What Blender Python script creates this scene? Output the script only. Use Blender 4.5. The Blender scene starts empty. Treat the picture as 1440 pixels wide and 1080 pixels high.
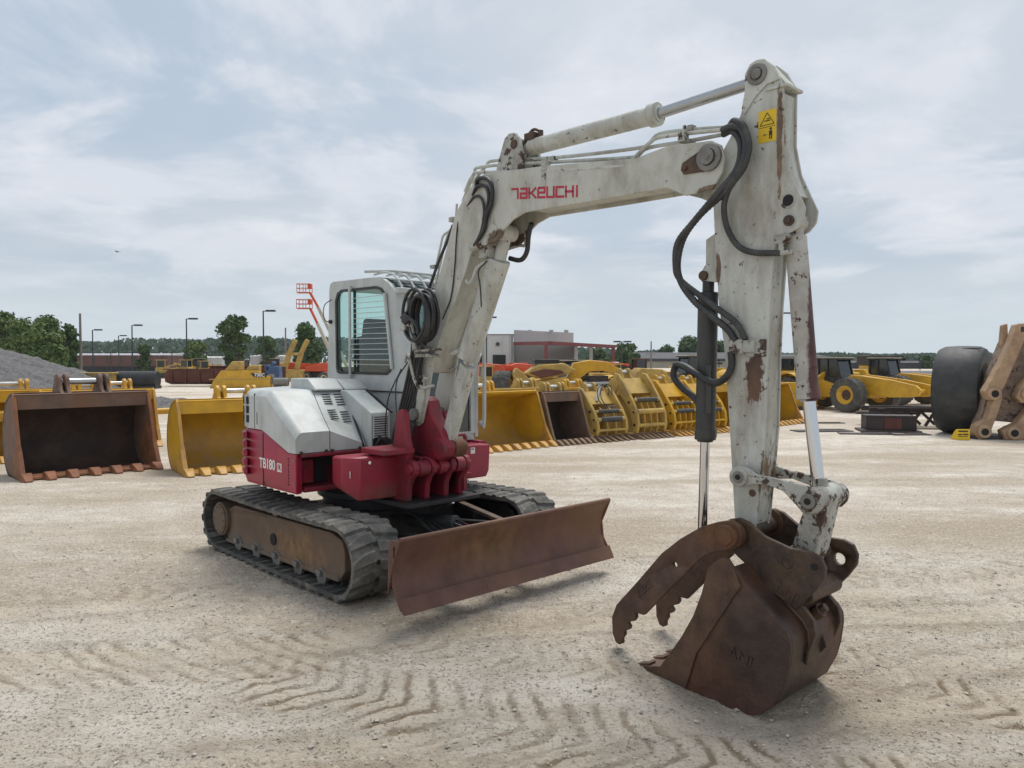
import bpy, bmesh, math, random
from mathutils import Vector, Matrix, noise
random.seed(7)
R = math.radians
SC = bpy.context.scene
COL = SC.collection
V = Vector

# ------------------------------------------------------------------ materials
def mat(name, col, rough=.55, metal=0.0, var=.12, vs=4.0, dirt=None, damt=.5, ds=2.5, dscale=(1, 1, 1),
        chips=None, cth=.62, cs=9.0, cscale=(1, 1, 1), bump=.0, bs=30.0, spec=.5, coat=0.0, zdirt=None, patch=None):
    m = bpy.data.materials.new(name); m.use_nodes = True
    nt = m.node_tree; N = nt.nodes; L = nt.links
    b = N['Principled BSDF']
    b.inputs['Roughness'].default_value = rough
    b.inputs['Metallic'].default_value = metal
    b.inputs['Specular IOR Level'].default_value = spec
    b.inputs['Coat Weight'].default_value = coat
    tc = N.new('ShaderNodeTexCoord')
    def nz(scale, detail=5, sc=(1, 1, 1), off=0.0, r=.6):
        mp = N.new('ShaderNodeMapping'); mp.inputs['Scale'].default_value = sc
        mp.inputs['Location'].default_value = (off, off * 1.3, off * .7)
        L.new(tc.outputs['Object'], mp.inputs['Vector'])
        n = N.new('ShaderNodeTexNoise'); n.inputs['Scale'].default_value = scale
        n.inputs['Detail'].default_value = detail; n.inputs['Roughness'].default_value = r
        L.new(mp.outputs['Vector'], n.inputs['Vector']); return n.outputs['Fac']
    def ramp(f, a, c):
        r = N.new('ShaderNodeMapRange'); r.inputs['From Min'].default_value = a; r.inputs['From Max'].default_value = c
        L.new(f, r.inputs['Value']); return r.outputs['Result']
    def mix(f, a, c, k=1.0):
        x = N.new('ShaderNodeMix'); x.data_type = 'RGBA'
        if k != 1.0:
            q = N.new('ShaderNodeMath'); q.operation = 'MULTIPLY'; q.inputs[1].default_value = k; L.new(f, q.inputs[0]); f = q.outputs[0]
        L.new(f, x.inputs['Factor'])
        for s, v in ((6, a), (7, c)):
            if isinstance(v, tuple): x.inputs[s].default_value = (*v, 1)
            else: L.new(v, x.inputs[s])
        return x.outputs[2]
    lo = tuple(c * (1 - var) for c in col); hi = tuple(min(1, c * (1 + var)) for c in col)
    c = mix(ramp(nz(vs, 6), .3, .7), lo, hi)
    if dirt:
        c = mix(ramp(nz(ds, 8, dscale, 3.1, .68), .45, .68), c, dirt, damt)
    if zdirt:   # (colour, z low, z high): dust splashed up from the ground
        sp = N.new('ShaderNodeSeparateXYZ'); L.new(tc.outputs['Object'], sp.inputs[0])
        g = ramp(sp.outputs['Z'], zdirt[2], zdirt[1])
        q = N.new('ShaderNodeMath'); q.operation = 'MULTIPLY'; L.new(g, q.inputs[0]); L.new(ramp(nz(7, 6, (1, 1, 1), 8), .3, .6), q.inputs[1])
        c = mix(q.outputs[0], c, zdirt[0], .8)
    if patch:   # (colour, centre, radii, raggedness): one worn or rusted area with a ragged outline
        for (pc, ce, ra, rag, sf) in [tuple(p) + (.16,) if len(p) == 4 else p for p in patch]:
            mp = N.new('ShaderNodeMapping'); mp.vector_type = 'TEXTURE'; mp.inputs['Location'].default_value = ce; mp.inputs['Scale'].default_value = ra
            L.new(tc.outputs['Object'], mp.inputs['Vector'])
            ln = N.new('ShaderNodeVectorMath'); ln.operation = 'LENGTH'; L.new(mp.outputs['Vector'], ln.inputs[0])
            q = N.new('ShaderNodeMath'); q.operation = 'MULTIPLY_ADD'; q.inputs[1].default_value = -rag; L.new(nz(19, 9, (1, 1, .45), 4.4, .78), q.inputs[0]); L.new(ln.outputs['Value'], q.inputs[2])
            pc2 = mix(ramp(nz(11, 5, (1, 1, .5), 9.1), .35, .65), tuple(v * .6 for v in pc), tuple(v * 1.35 for v in pc))
            c = mix(ramp(q.outputs[0], 1.0 - rag * .5, 1.0 - sf - rag * .5), c, pc2)
    rr = None
    if chips:
        f = ramp(nz(cs, 7, cscale, 6.7, .72), cth, cth + .025)
        c = mix(f, c, chips)
        rr = f
    L.new(c, b.inputs['Base Color'])
    if rr is not None and metal < .5:
        q = N.new('ShaderNodeMapRange'); q.inputs['To Min'].default_value = rough; q.inputs['To Max'].default_value = .9
        L.new(rr, q.inputs['Value']); L.new(q.outputs['Result'], b.inputs['Roughness'])
    else:
        q = N.new('ShaderNodeMapRange'); q.inputs['To Min'].default_value = max(.03, rough - .12); q.inputs['To Max'].default_value = min(1, rough + .12)
        L.new(nz(vs * 2.3, 5, (1, 1, 1), 11), q.inputs['Value']); L.new(q.outputs['Result'], b.inputs['Roughness'])
    if bump > 0:
        bp = N.new('ShaderNodeBump'); bp.inputs['Strength'].default_value = bump; bp.inputs['Distance'].default_value = .02
        L.new(nz(bs, 6, (1, 1, 1), 1.7), bp.inputs['Height']); L.new(bp.outputs['Normal'], b.inputs['Normal'])
    return m

M = {}
M['white'] = mat('white_paint', (.50, .53, .52), .5, dirt=(.27, .26, .22), damt=.5, ds=4, dscale=(1, 1, .4), chips=(.22, .19, .15), cth=.70, cs=17, var=.06, bump=.04, bs=14)
M['arm'] = mat('arm_paint', (.51, .52, .475), .5, dirt=(.22, .19, .14), damt=.75, ds=5.5, dscale=(1, 1, .3), chips=(.075, .04, .028), cth=.61, cs=19, var=.09, patch=[((.105, .052, .030), (4.075, -.085, 1.77), (.06, .3, .17), 2.2), ((.17, .11, .06), (4.15, 0, 1.05), (.05, .3, .35), 1.6), ((.19, .12, .07), (4.215, -.08, 3.15), (.018, .05, .30), 3.2, .08), ((.14, .08, .05), (3.82, -.1, 2.42), (.03, .2, .12), 1.0)], bump=.07, bs=22)
M['boom'] = mat('boom_paint', (.50, .50, .445), .5, dirt=(.23, .20, .15), damt=.7, ds=4.5, dscale=(1, 1, .5), chips=(.09, .055, .04), cth=.64, cs=20, patch=[((.12, .085, .055), (1.93, 0, 2.80), (.16, .4, .10), 1.0), ((.16, .11, .07), (3.80, 0, 2.90), (.10, .3, .035), 1.2)], var=.06, bump=.05, bs=20)
M['wornwhite'] = mat('worn_white_paint', (.42, .42, .38), .55, dirt=(.15, .125, .095), damt=.85, ds=5, chips=(.075, .045, .035), cth=.535, cs=12, var=.08, bump=.12, bs=30)
M['red'] = mat('red_paint', (.34, .013, .044), .42, dirt=(.15, .04, .035), damt=.5, ds=3, var=.12, bump=.05, bs=15, chips=(.10, .05, .05), cth=.69, cs=16)
M['redworn'] = mat('worn_red_casting', (.23, .013, .028), .55, dirt=(.055, .03, .027), damt=.85, ds=6, chips=(.30, .09, .06), cth=.70, cs=12, bump=.2, bs=30)
M['redtool'] = mat('red_scuffed_paint', (.29, .013, .036), .45, dirt=(.15, .04, .035), damt=.5, ds=4, chips=(.06, .03, .02), cth=.68, cs=10, zdirt=((.17, .12, .08), .68, .86), bump=.1)
M['rust'] = mat('rusty_steel', (.088, .047, .033), .62, .15, patch=[((.17, .075, .03), (3.98, -.3, .88), (.22, .3, .13), 2.0, 1.0)], dirt=(.15, .085, .042), damt=.75, ds=6, var=.45, vs=9, bump=.25, bs=40)
M['blade'] = mat('blade_steel', (.128, .062, .046), .6, .2, dirt=(.20, .105, .04), damt=.5, ds=1.5, dscale=(1, 1, .6), var=.22, patch=[((.165, .088, .04), (2.0, -.25, .42), (.4, .55, .28), 2.0, 1.0)], vs=6, chips=(.06, .035, .03), cth=.69, cs=6, cscale=(1, 3, .6), bump=.2, bs=26)
M['darkrust'] = mat('dark_rusty_steel', (.064, .042, .032), .55, .3, dirt=(.14, .085, .045), damt=.8, ds=6, var=.45, vs=11, bump=.3, bs=30, chips=(.15, .105, .05), cth=.69, cs=8)
M['bucket'] = mat('bucket_steel', (.072, .047, .038), .5, .4, patch=[((.13, .06, .034), (3.75, -.4, .05), (.45, .4, .28), 2.2, 1.2), ((.095, .050, .038), (4.15, -.4, -.02), (.5, .3, .16), 2.0, 1.2)], dirt=(.17, .075, .038), damt=.8, ds=2.4, dscale=(1, 1, .6), var=.55, vs=5, chips=(.11, .085, .065), cth=.67, cs=5, cscale=(1, 1, 3), bump=.25, bs=34)
M['orangerust'] = mat('orange_rust', (.135, .058, .028), .8, dirt=(.09, .045, .03), damt=.7, ds=9, bump=.4, bs=40)
M['chrome'] = mat('chrome_rod', (.62, .63, .65), .12, 1.0, var=.04)
M['dullchrome'] = mat('dull_rod', (.42, .43, .44), .25, .95, var=.1, dirt=(.2, .18, .15), damt=.3)
M['rubber'] = mat('track_rubber', (.075, .073, .067), .82, dirt=(.25, .235, .20), damt=.8, ds=5, var=.25, bump=.35, bs=30)
M['trackin'] = mat('track_inner', (.045, .045, .042), .85, dirt=(.11, .10, .085), damt=.6, ds=8, bump=.3)
M['hose'] = mat('black_hose', (.018, .019, .021), .5, dirt=(.07, .07, .065), damt=.5, ds=9, bump=.1, bs=60)
M['hosegrey'] = mat('grey_hose', (.036, .037, .038), .6, dirt=(.13, .125, .11), damt=.5, ds=9)
M['black'] = mat('black_steel', (.016, .017, .019), .5, dirt=(.06, .055, .05), damt=.4, ds=5)
M['charcoal'] = mat('charcoal_cylinder', (.038, .040, .040), .5, dirt=(.075, .07, .055), damt=.6, ds=6, chips=(.16, .155, .14), cth=.74, cs=6, bump=.1)
M['frame'] = mat('track_frame_steel', (.135, .085, .055), .75, patch=[((.22, .125, .055), (.35, -1.0, .28), (.6, .4, .18), 2.2, .8)], dirt=(.11, .09, .07), damt=.7, ds=3, var=.25, zdirt=((.17, .15, .12), .05, .3), bump=.2)
M['steel'] = mat('grey_steel', (.22, .215, .20), .5, .5, dirt=(.12, .09, .06), damt=.6, ds=9)
M['seat'] = mat('seat_fabric', (.03, .035, .035), .9)
M['redletter'] = mat('red_lettering', (.42, .02, .045), .5, var=.1)
M['whiteletter'] = mat('white_lettering', (.75, .75, .72), .5, var=.05)
M['yellowdecal'] = mat('yellow_decal', (.72, .48, .015), .5, var=.06, chips=(.35, .28, .12), cth=.72, cs=30)
M['blackdecal'] = mat('black_decal', (.02, .018, .015), .5)
M['vent'] = mat('dark_opening', (.012, .012, .013), .8)

def glass(name, tint, alpha, rough=.03):
    m = bpy.data.materials.new(name); m.use_nodes = True
    nt = m.node_tree; N = nt.nodes; L = nt.links
    for n in list(N): N.remove(n)
    o = N.new('ShaderNodeOutputMaterial'); mx = N.new('ShaderNodeMixShader')
    t = N.new('ShaderNodeBsdfTransparent'); t.inputs[0].default_value = (*tint, 1)
    g = N.new('ShaderNodeBsdfGlossy'); g.inputs[0].default_value = (.85, .95, .95, 1); g.inputs[1].default_value = rough
    f = N.new('ShaderNodeFresnel'); f.inputs[0].default_value = 1.45
    a = N.new('ShaderNodeMath'); a.operation = 'ADD'; a.inputs[1].default_value = alpha; a.use_clamp = True
    ge = N.new('ShaderNodeNewGeometry'); iv = N.new('ShaderNodeMath'); iv.operation = 'SUBTRACT'; iv.inputs[0].default_value = 1; L.new(ge.outputs['Backfacing'], iv.inputs[1])
    ml = N.new('ShaderNodeMath'); ml.operation = 'MULTIPLY'; L.new(f.outputs[0], a.inputs[0]); L.new(a.outputs[0], ml.inputs[0]); L.new(iv.outputs[0], ml.inputs[1]); L.new(ml.outputs[0], mx.inputs[0])
    L.new(t.outputs[0], mx.inputs[1]); L.new(g.outputs[0], mx.inputs[2]); L.new(mx.outputs[0], o.inputs[0])
    return m
M['glass'] = glass('tinted_cab_glass', (.86, .95, .93), .04)
M['darkglass'] = glass('dark_cab_glass', (.30, .38, .37), .06)

# ------------------------------------------------------------------ mesh builder
def catmull(pts, k=6):
    P = [V(p) for p in pts]
    if len(P) < 3: return P
    Q = [P[0] * 2 - P[1]] + P + [P[-1] * 2 - P[-2]]
    out = []
    for i in range(1, len(Q) - 2):
        a, b, c, d = Q[i - 1], Q[i], Q[i + 1], Q[i + 2]
        for j in range(k):
            t = j / k
            out.append(.5 * ((2 * b) + (c - a) * t + (2 * a - 5 * b + 4 * c - d) * t * t + (3 * b - a - 3 * c + d) * t ** 3))
    out.append(P[-1]); return out

def arc2(cx, cz, r, a0, a1, n):
    return [(cx + r * math.cos(R(a0 + (a1 - a0) * i / n)), cz + r * math.sin(R(a0 + (a1 - a0) * i / n))) for i in range(n + 1)]

class MB:
    def __init__(s): s.bm = bmesh.new()
    def _loops(s, loops, closed=True, caps=True, ring=False):
        vs = [[s.bm.verts.new(p) for p in l] for l in loops]
        n = len(vs[0]); m = len(vs)
        for i in range(m if ring else m - 1):
            a, b = vs[i], vs[(i + 1) % m]
            for j in range(n if closed else n - 1):
                k = (j + 1) % n
                try: s.bm.faces.new((a[j], a[k], b[k], b[j]))
                except ValueError: pass
        if caps and not ring:
            for l in (vs[0], vs[-1]):
                try: s.bm.faces.new(l)
                except ValueError: pass
        return vs
    def loft(s, loops, closed=True, caps=True, ring=False): s._loops([[V(p) for p in l] for l in loops], closed, caps, ring); return s
    def box(s, c, d, rot=None):
        hx, hy, hz = d[0] / 2, d[1] / 2, d[2] / 2; c = V(c)
        q = [V((x, y, z)) for x, y, z in ((-hx, -hy, -hz), (hx, -hy, -hz), (hx, hy, -hz), (-hx, hy, -hz), (-hx, -hy, hz), (hx, -hy, hz), (hx, hy, hz), (-hx, hy, hz))]
        if rot is not None: q = [rot @ p for p in q]
        v = [s.bm.verts.new(c + p) for p in q]
        for f in ((0, 3, 2, 1), (4, 5, 6, 7), (0, 1, 5, 4), (1, 2, 6, 5), (2, 3, 7, 6), (3, 0, 4, 7)): s.bm.faces.new([v[i] for i in f])
        return s
    def b2(s, a, b):  # box from min corner to max corner
        return s.box([(a[i] + b[i]) / 2 for i in range(3)], [abs(b[i] - a[i]) for i in range(3)])
    def bar(s, p, q, w, h, up=(0, 0, 1)):
        p, q = V(p), V(q); d = (q - p); l = d.length; d.normalize(); u = V(up)
        if abs(d.dot(u)) > .98: u = V((1, 0, 0))
        y = u.cross(d).normalized(); z = d.cross(y)
        m = Matrix((d, y, z)).transposed()
        return s.box((p + q) / 2, (l, w, h), m)
    def prism(s, pts, a, b, plane='xz'):
        f = {'xz': lambda p, t: (p[0], t, p[1]), 'yz': lambda p, t: (t, p[0], p[1]), 'xy': lambda p, t: (p[0], p[1], t)}[plane]
        s._loops([[V(f(p, a)) for p in pts], [V(f(p, b)) for p in pts]]); return s
    def tube(s, pts, r, n=8, smooth=0, caps=True):
        P = catmull(pts, smooth) if smooth else [V(p) for p in pts]
        rr = r if callable(r) else (lambda i, m: r)
        m = len(P); loops = []; prev = None
        for i, p in enumerate(P):
            t = (P[min(i + 1, m - 1)] - P[max(i - 1, 0)]).normalized()
            if prev is None: u = t.orthogonal().normalized()
            else: u = (prev - t * prev.dot(t)).normalized()
            prev = u; w = t.cross(u); ri = rr(i, m)
            loops.append([p + (u * math.cos(2 * math.pi * k / n) + w * math.sin(2 * math.pi * k / n)) * ri for k in range(n)])
        s._loops(loops, caps=caps); return s
    def cyl(s, p, q, r, r2=None, n=20):
        p, q = V(p), V(q); t = (q - p).normalized(); u = t.orthogonal().normalized(); w = t.cross(u); r2 = r if r2 is None else r2
        s._loops([[c + (u * math.cos(2 * math.pi * k / n) + w * math.sin(2 * math.pi * k / n)) * x for k in range(n)] for c, x in ((p, r), (q, r2))]); return s
    def lathe(s, prof, p, axis, n=32, ring=True):   # prof: (radius, height along the axis), a closed outline
        p, t = V(p), V(axis).normalized(); u = t.orthogonal().normalized(); w = t.cross(u)
        s._loops([[p + t * h + (u * math.cos(2 * math.pi * k / n) + w * math.sin(2 * math.pi * k / n)) * x for (x, h) in prof] for k in range(n)], closed=True, ring=True, caps=False); return s
    def frame(s, outer, inner, a, b, plane='xz', n=64):  # a plate with an opening
        cx = sum(p[0] for p in inner) / len(inner); cz = sum(p[1] for p in inner) / len(inner)
        def hit(poly, an):
            d = (math.cos(an), math.sin(an)); best = None
            for i in range(len(poly)):
                x1, y1 = poly[i]; x2, y2 = poly[(i + 1) % len(poly)]
                ex, ey = x2 - x1, y2 - y1; den = d[0] * ey - d[1] * ex
                if abs(den) < 1e-9: continue
                t = ((x1 - cx) * ey - (y1 - cz) * ex) / den; u = ((x1 - cx) * d[1] - (y1 - cz) * d[0]) / den
                if t > 0 and -1e-6 <= u <= 1 + 1e-6 and (best is None or t < best): best = t
            return (cx + d[0] * best, cz + d[1] * best)
        angs = sorted(set([round(2 * math.pi * k / n, 5) for k in range(n)] + [round(math.atan2(p[1] - cz, p[0] - cx) % (2 * math.pi), 5) for p in list(outer) + list(inner)]))
        f = {'xz': lambda p, t: (p[0], t, p[1]), 'yz': lambda p, t: (t, p[0], p[1]), 'xy': lambda p, t: (p[0], p[1], t)}[plane]
        O = [hit(outer, g) for g in angs]; I = [hit(inner, g) for g in angs]
        s._loops([[V(f(o, a)), V(f(o, b)), V(f(i, b)), V(f(i, a))] for o, i in zip(O, I)], closed=True, ring=True, caps=False); return s
    def islands(s):
        s.bm.verts.ensure_lookup_table(); seen = set(); out = []
        for v in s.bm.verts:
            if v.index in seen: continue
            st = [v]; seen.add(v.index); g = []
            while st:
                q = st.pop(); g.append(q)
                for e in q.link_edges:
                    w = e.other_vert(q)
                    if w.index not in seen: seen.add(w.index); st.append(w)
            lo = [min(q.co[i] for q in g) - .004 for i in range(3)]; hi = [max(q.co[i] for q in g) + .004 for i in range(3)]
            out.append([lo, hi, g])
        ch = True
        while ch:
            ch = False
            for i in range(len(out)):
                for j in range(i + 1, len(out)):
                    a, b = out[i], out[j]
                    if all(a[0][k] < b[1][k] and b[0][k] < a[1][k] for k in range(3)):
                        out[i] = [[min(a[0][k], b[0][k]) for k in range(3)], [max(a[1][k], b[1][k]) for k in range(3)], a[2] + b[2]]; out.pop(j); ch = True; break
                if ch: break
        return [o[2] for o in out]
    def build(s, name, m, parent=None, bevel=0.0, ang=35, seg=2, smooth=True):
        if name in ('pipe_clamp', 'cylinder_fitting', 'pin_bore', 'fender', 'hydraulic_pipe', 'lug_pin', 'hose_guide', 'side_cutter', 'gusset', 'guard_rail', 'cylinder_pin', 'louvre', 'lift_arm'):
            s.bm.verts.index_update(); isl = s.islands()
            if len(isl) > 1:
                first = None
                for g in isl:
                    n = MB(); mp = {}
                    for v in g: mp[v.index] = n.bm.verts.new(v.co)
                    fs = {f for v in g for f in v.link_faces}
                    for f in fs: n.bm.faces.new([mp[v.index] for v in f.verts])
                    o = n._build(name, m, parent, bevel, ang, seg, smooth); first = first or o
                s.bm.free(); return first
        return s._build(name, m, parent, bevel, ang, seg, smooth)
    def _build(s, name, m, parent=None, bevel=0.0, ang=35, seg=2, smooth=True):
        bmesh.ops.recalc_face_normals(s.bm, faces=s.bm.faces)
        me = bpy.data.meshes.new(name); s.bm.to_mesh(me); s.bm.free()
        if smooth:
            me.polygons.foreach_set('use_smooth', [True] * len(me.polygons)); me.set_sharp_from_angle(angle=R(ang))
        o = bpy.data.objects.new(name, me); COL.objects.link(o)
        if m is not None: me.materials.append(M[m] if isinstance(m, str) else m)
        if parent is not None: o.parent = parent
        if bevel > 0:
            md = o.modifiers.new('bevel', 'BEVEL'); md.width = bevel; md.segments = seg; md.limit_method = 'ANGLE'; md.angle_limit = R(40); md.harden_normals = False
        return o

def punch(o, p, q, r):   # drill a round hole through a finished mesh
    c = MB(); c.cyl(p, q, r, n=24); co_ = c._build('drill', 'vent', o.parent)
    md = o.modifiers.new('hole', 'BOOLEAN'); md.operation = 'DIFFERENCE'; md.object = co_; md.solver = 'EXACT'
    bpy.context.view_layer.update(); me = bpy.data.meshes.new_from_object(o.evaluated_get(bpy.context.evaluated_depsgraph_get()))
    o.modifiers.clear(); o.data = me; bpy.data.objects.remove(co_)
def absorb(t, o):   # fold the mesh of o into t, keeping its own material
    k = len(t.data.materials); t.data.materials.append(o.data.materials[0]); bm = bmesh.new(); bm.from_mesh(t.data); n0 = len(bm.faces); bm.from_mesh(o.data)
    bm.faces.ensure_lookup_table()
    for f in bm.faces[n0:]: f.material_index = k
    bm.to_mesh(t.data); bm.free(); t.data.set_sharp_from_angle(angle=R(35)); bpy.data.objects.remove(o)
def tag(o, label=None, cat=None, group=None, kind=None):
    if label: o['label'] = label
    if cat: o['category'] = cat
    if group: o['group'] = group
    if kind: o['kind'] = kind
    return o
def empty(name, loc, rz=0, label=None, cat=None, group=None, scale=1.0):
    o = bpy.data.objects.new(name, None); COL.objects.link(o); o.location = loc; o.rotation_euler = (0, 0, rz); o.scale = (scale,) * 3
    o.empty_display_size = .2
    return tag(o, label, cat, group)
def copy_tree(o, parent=None):
    kids = [c for c in o.children]
    c = o.copy(); COL.objects.link(c)
    if parent is not None: c.parent = parent
    for k in kids: copy_tree(k, c)
    return c
def text(name, body, size, mtx, m, parent, depth=.002, bold=0.0, sx=1.0, label=None):
    cu = bpy.data.curves.new(name, 'FONT'); cu.body = body; cu.size = size; cu.extrude = depth; cu.offset = bold
    cu.align_x = 'CENTER'; cu.align_y = 'CENTER'
    ob = bpy.data.objects.new(name, cu); COL.objects.link(ob)
    bpy.context.view_layer.update()
    me = bpy.data.meshes.new_from_object(ob.evaluated_get(bpy.context.evaluated_depsgraph_get()))
    bpy.data.objects.remove(ob)
    me.transform(Matrix.Diagonal((sx, 1, 1, 1))); me.transform(mtx)
    o = bpy.data.objects.new(name, me); COL.objects.link(o); me.materials.clear(); me.materials.append(M[m]); o.parent = parent
    return o
def basis(o, x, y):   # matrix whose local x and y run along the two given directions
    x, y = V(x).normalized(), V(y); z = x.cross(y).normalized(); y = z.cross(x)
    m = Matrix((x, y, z)).transposed().to_4x4(); m.translation = V(o); return m
# ------------------------------------------------------------------ the excavator
EX = empty('excavator', (-1.335, 7.52, 0), R(-46.4), 'white and red crawler excavator with dozer blade, rusty bucket and thumb resting on the gravel', 'excavator')

# --- tracks
def track_path(n=120, off=0.0):
    cx, r, zc = 1.12, .31, .31
    P = []
    r2 = r - off
    L1 = 2 * cx; A = math.pi * r2; tot = 2 * L1 + 2 * A
    for i in range(n):
        s = tot * i / n
        if s < L1: P.append((-cx + s, zc - r2, 0, -1))
        elif s < L1 + A:
            a = (s - L1) / r2 - math.pi / 2; P.append((cx + r2 * math.cos(a), zc + r2 * math.sin(a), math.cos(a), math.sin(a)))
        elif s < 2 * L1 + A:
            t = s - L1 - A; x = cx - t; sag = .012 * math.sin(math.pi * t / L1) ; P.append((x, zc + r2 - sag, 0, 1))
        else:
            a = (s - 2 * L1 - A) / r2 + math.pi / 2; P.append((-cx + r2 * math.cos(a), zc + r2 * math.sin(a), math.cos(a), math.sin(a)))
    return P
def make_track(y0, side, root):
    y1 = y0 + .45
    tr = MB(); P = track_path(132, .028)
    tr.loft([[(x, y0 + .005, z), (x, y1 - .005, z), (x - nx * .032, y1 - .005, z - nz * .032), (x - nx * .032, y0 + .005, z - nz * .032)] for x, z, nx, nz in P], closed=True, ring=True, caps=False)
    # lugs: two staggered, slanted rows with a gap in the middle
    P = track_path(44 * 8, .028)
    for k in range(44):
        for row in (0, 1):
            i0 = k * 8 + (4 if row else 0)
            ya, yb = (y0 - .004, y0 + .205) if row == 0 else (y0 + .245, y1 + .004)
            sk = 3 if row == 0 else -3
            loops = []
            for yy, fr in ((ya, 0.0), ((ya + yb) / 2, .5), (yb, 1.0)):
                sh = int(round(sk * (fr if row == 0 else 1 - fr) * (1 if row == 0 else -1)))
                wa = 2 if (fr == 0 and row == 0) or (fr == 1 and row == 1) else 3
                q0 = P[(i0 - wa + sh) % len(P)]; q1 = P[(i0 + wa + sh) % len(P)]; q2 = P[(i0 + wa - 1 + sh) % len(P)]; q3 = P[(i0 - wa + 1 + sh) % len(P)]
                hgt = .021 if fr == .5 else .017
                loops.append([(q0[0], yy, q0[1]), (q1[0], yy, q1[1]), (q2[0] + q2[2] * hgt, yy, q2[1] + q2[3] * hgt), (q3[0] + q3[2] * hgt, yy, q3[1] + q3[3] * hgt)])
            tr.loft(loops)
    t = tr.build('track', 'rubber', root)
    # inside ribs and drive holes
    ins = MB(); P = track_path(44 * 3, .062)
    for k in range(88):
        x, z, nx, nz = P[int(k * 1.5) % len(P)]
        d = V((nz, 0, -nx)); c = V((x, 0, z))
        for ya, yb in ((y0 + .012, y0 + .15), (y1 - .15, y1 - .012)):
            ins.bar(c + V((0, ya, 0)), c + V((0, yb, 0)), .026, .010, up=(nx, 0, nz))
        if k % 2 == 0: ins.bar(c + V((-nx * .02, (y0 + y1) / 2 - .04, -nz * .02)), c + V((-nx * .02, (y0 + y1) / 2 + .04, -nz * .02)), .03, .05, up=(nx, 0, nz))
    absorb(t, ins.build('track_rib', 'trackin', t))
    holes = MB(); P = track_path(44, .0265)
    for x, z, nx, nz in P:
        c = V((x, (y0 + y1) / 2 , z)); holes.bar(c - V((0, .016, 0)), c + V((0, .016, 0)), .034, .004, up=(nx, 0, nz))
    absorb(t, holes.build('drive_slot', 'vent', t))
    yo = y0 + .10 if side < 0 else y0 + .13
    f = MB(); f.prism([(-1.04, .085), (-1.05, .40), (-.88, .47), (.92, .50), (1.08, .46), (1.12, .38), (1.12, .22), (1.04, .13)], yo, yo + .22)
    f.prism([(-1.06, .125), (-1.06, .09), (1.04, .125), (1.04, .165)], yo - .012, yo + .01)
    f.prism([(-1.02, .40), (-.2, .455), (-.2, .475), (-1.02, .42)], yo - .008, yo + .01)
    fr = f.build('track_frame', 'frame' if side < 0 else 'black', root, bevel=.008)
    h = MB(); h.cyl((-.06, yo - .014, .28), (-.06, yo + .02, .28), .052); h.build('inspection_hole', 'vent', fr)
    w = MB()
    w.lathe([(.235, -.03), (.235, .03), (.05, .035), (.05, -.035)], (1.12, y0 + .225, .31), (0, 1, 0), 28)
    w.build('idler', 'darkrust', root)
    sp = MB(); sp.cyl((-1.12, y0 + .20, .31), (-1.12, y0 + .25, .31), .235, n=28)
    for k in range(14):
        a = 2 * math.pi * k / 14; sp.bar((-1.12 + .23 * math.cos(a), y0 + .225, .31 + .23 * math.sin(a)), (-1.12 + .275 * math.cos(a), y0 + .225, .31 + .275 * math.sin(a)), .045, .04)
    s_ = sp.build('sprocket', 'darkrust', root)
    mo = MB(); mo.cyl((-1.12, y0 + .06, .31), (-1.12, y0 + .2, .31), .165, n=30); mo.cyl((-1.12, y0 + .045, .31), (-1.12, y0 + .062, .31), .145, n=30)
    for k in range(10):
        a = 2 * math.pi * k / 10; mo.cyl((-1.12 + .12 * math.cos(a), y0 + .035, .31 + .12 * math.sin(a)), (-1.12 + .12 * math.cos(a), y0 + .05, .31 + .12 * math.sin(a)), .011, n=6)
    mo.build('drive_motor', 'frame', s_, bevel=.006)
    for k in range(5):
        x = -.78 + k * .39; q = MB()
        q.cyl((x, y0 + .10, .115), (x, y0 + .35, .115), .052, n=16); q.cyl((x, y0 + .085, .115), (x, y0 + .12, .115), .072, n=16); q.box((x, y0 + .08, .15), (.06, .05, .05))
        q.build('track_roller', 'steel', root, bevel=.004)
    q = MB(); q.cyl((-.08, y0 + .12, .5), (-.08, y0 + .33, .5), .045, n=16); q.build('top_roller', 'steel', root)
make_track(-1.13, -1, EX); make_track(.68, 1, EX)

u = MB()
u.b2((-.45, -.62, .22), (.45, .62, .50)); u.prism([(-.75, .2), (-.75, .42), (-.3, .52), (.3, .52), (.75, .42), (.75, .2)], -.8, -.62); u.prism([(-.75, .2), (-.75, .42), (-.3, .52), (.3, .52), (.75, .42), (.75, .2)], .62, .8)
u.build('undercarriage', 'black', EX, bevel=.01)
u = MB(); u.cyl((0, 0, .5), (0, 0, .60), .50, n=48); u.cyl((0, 0, .60), (0, 0, .66), .55, n=48); u.build('slewing_ring', 'black', EX, bevel=.006)
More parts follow.
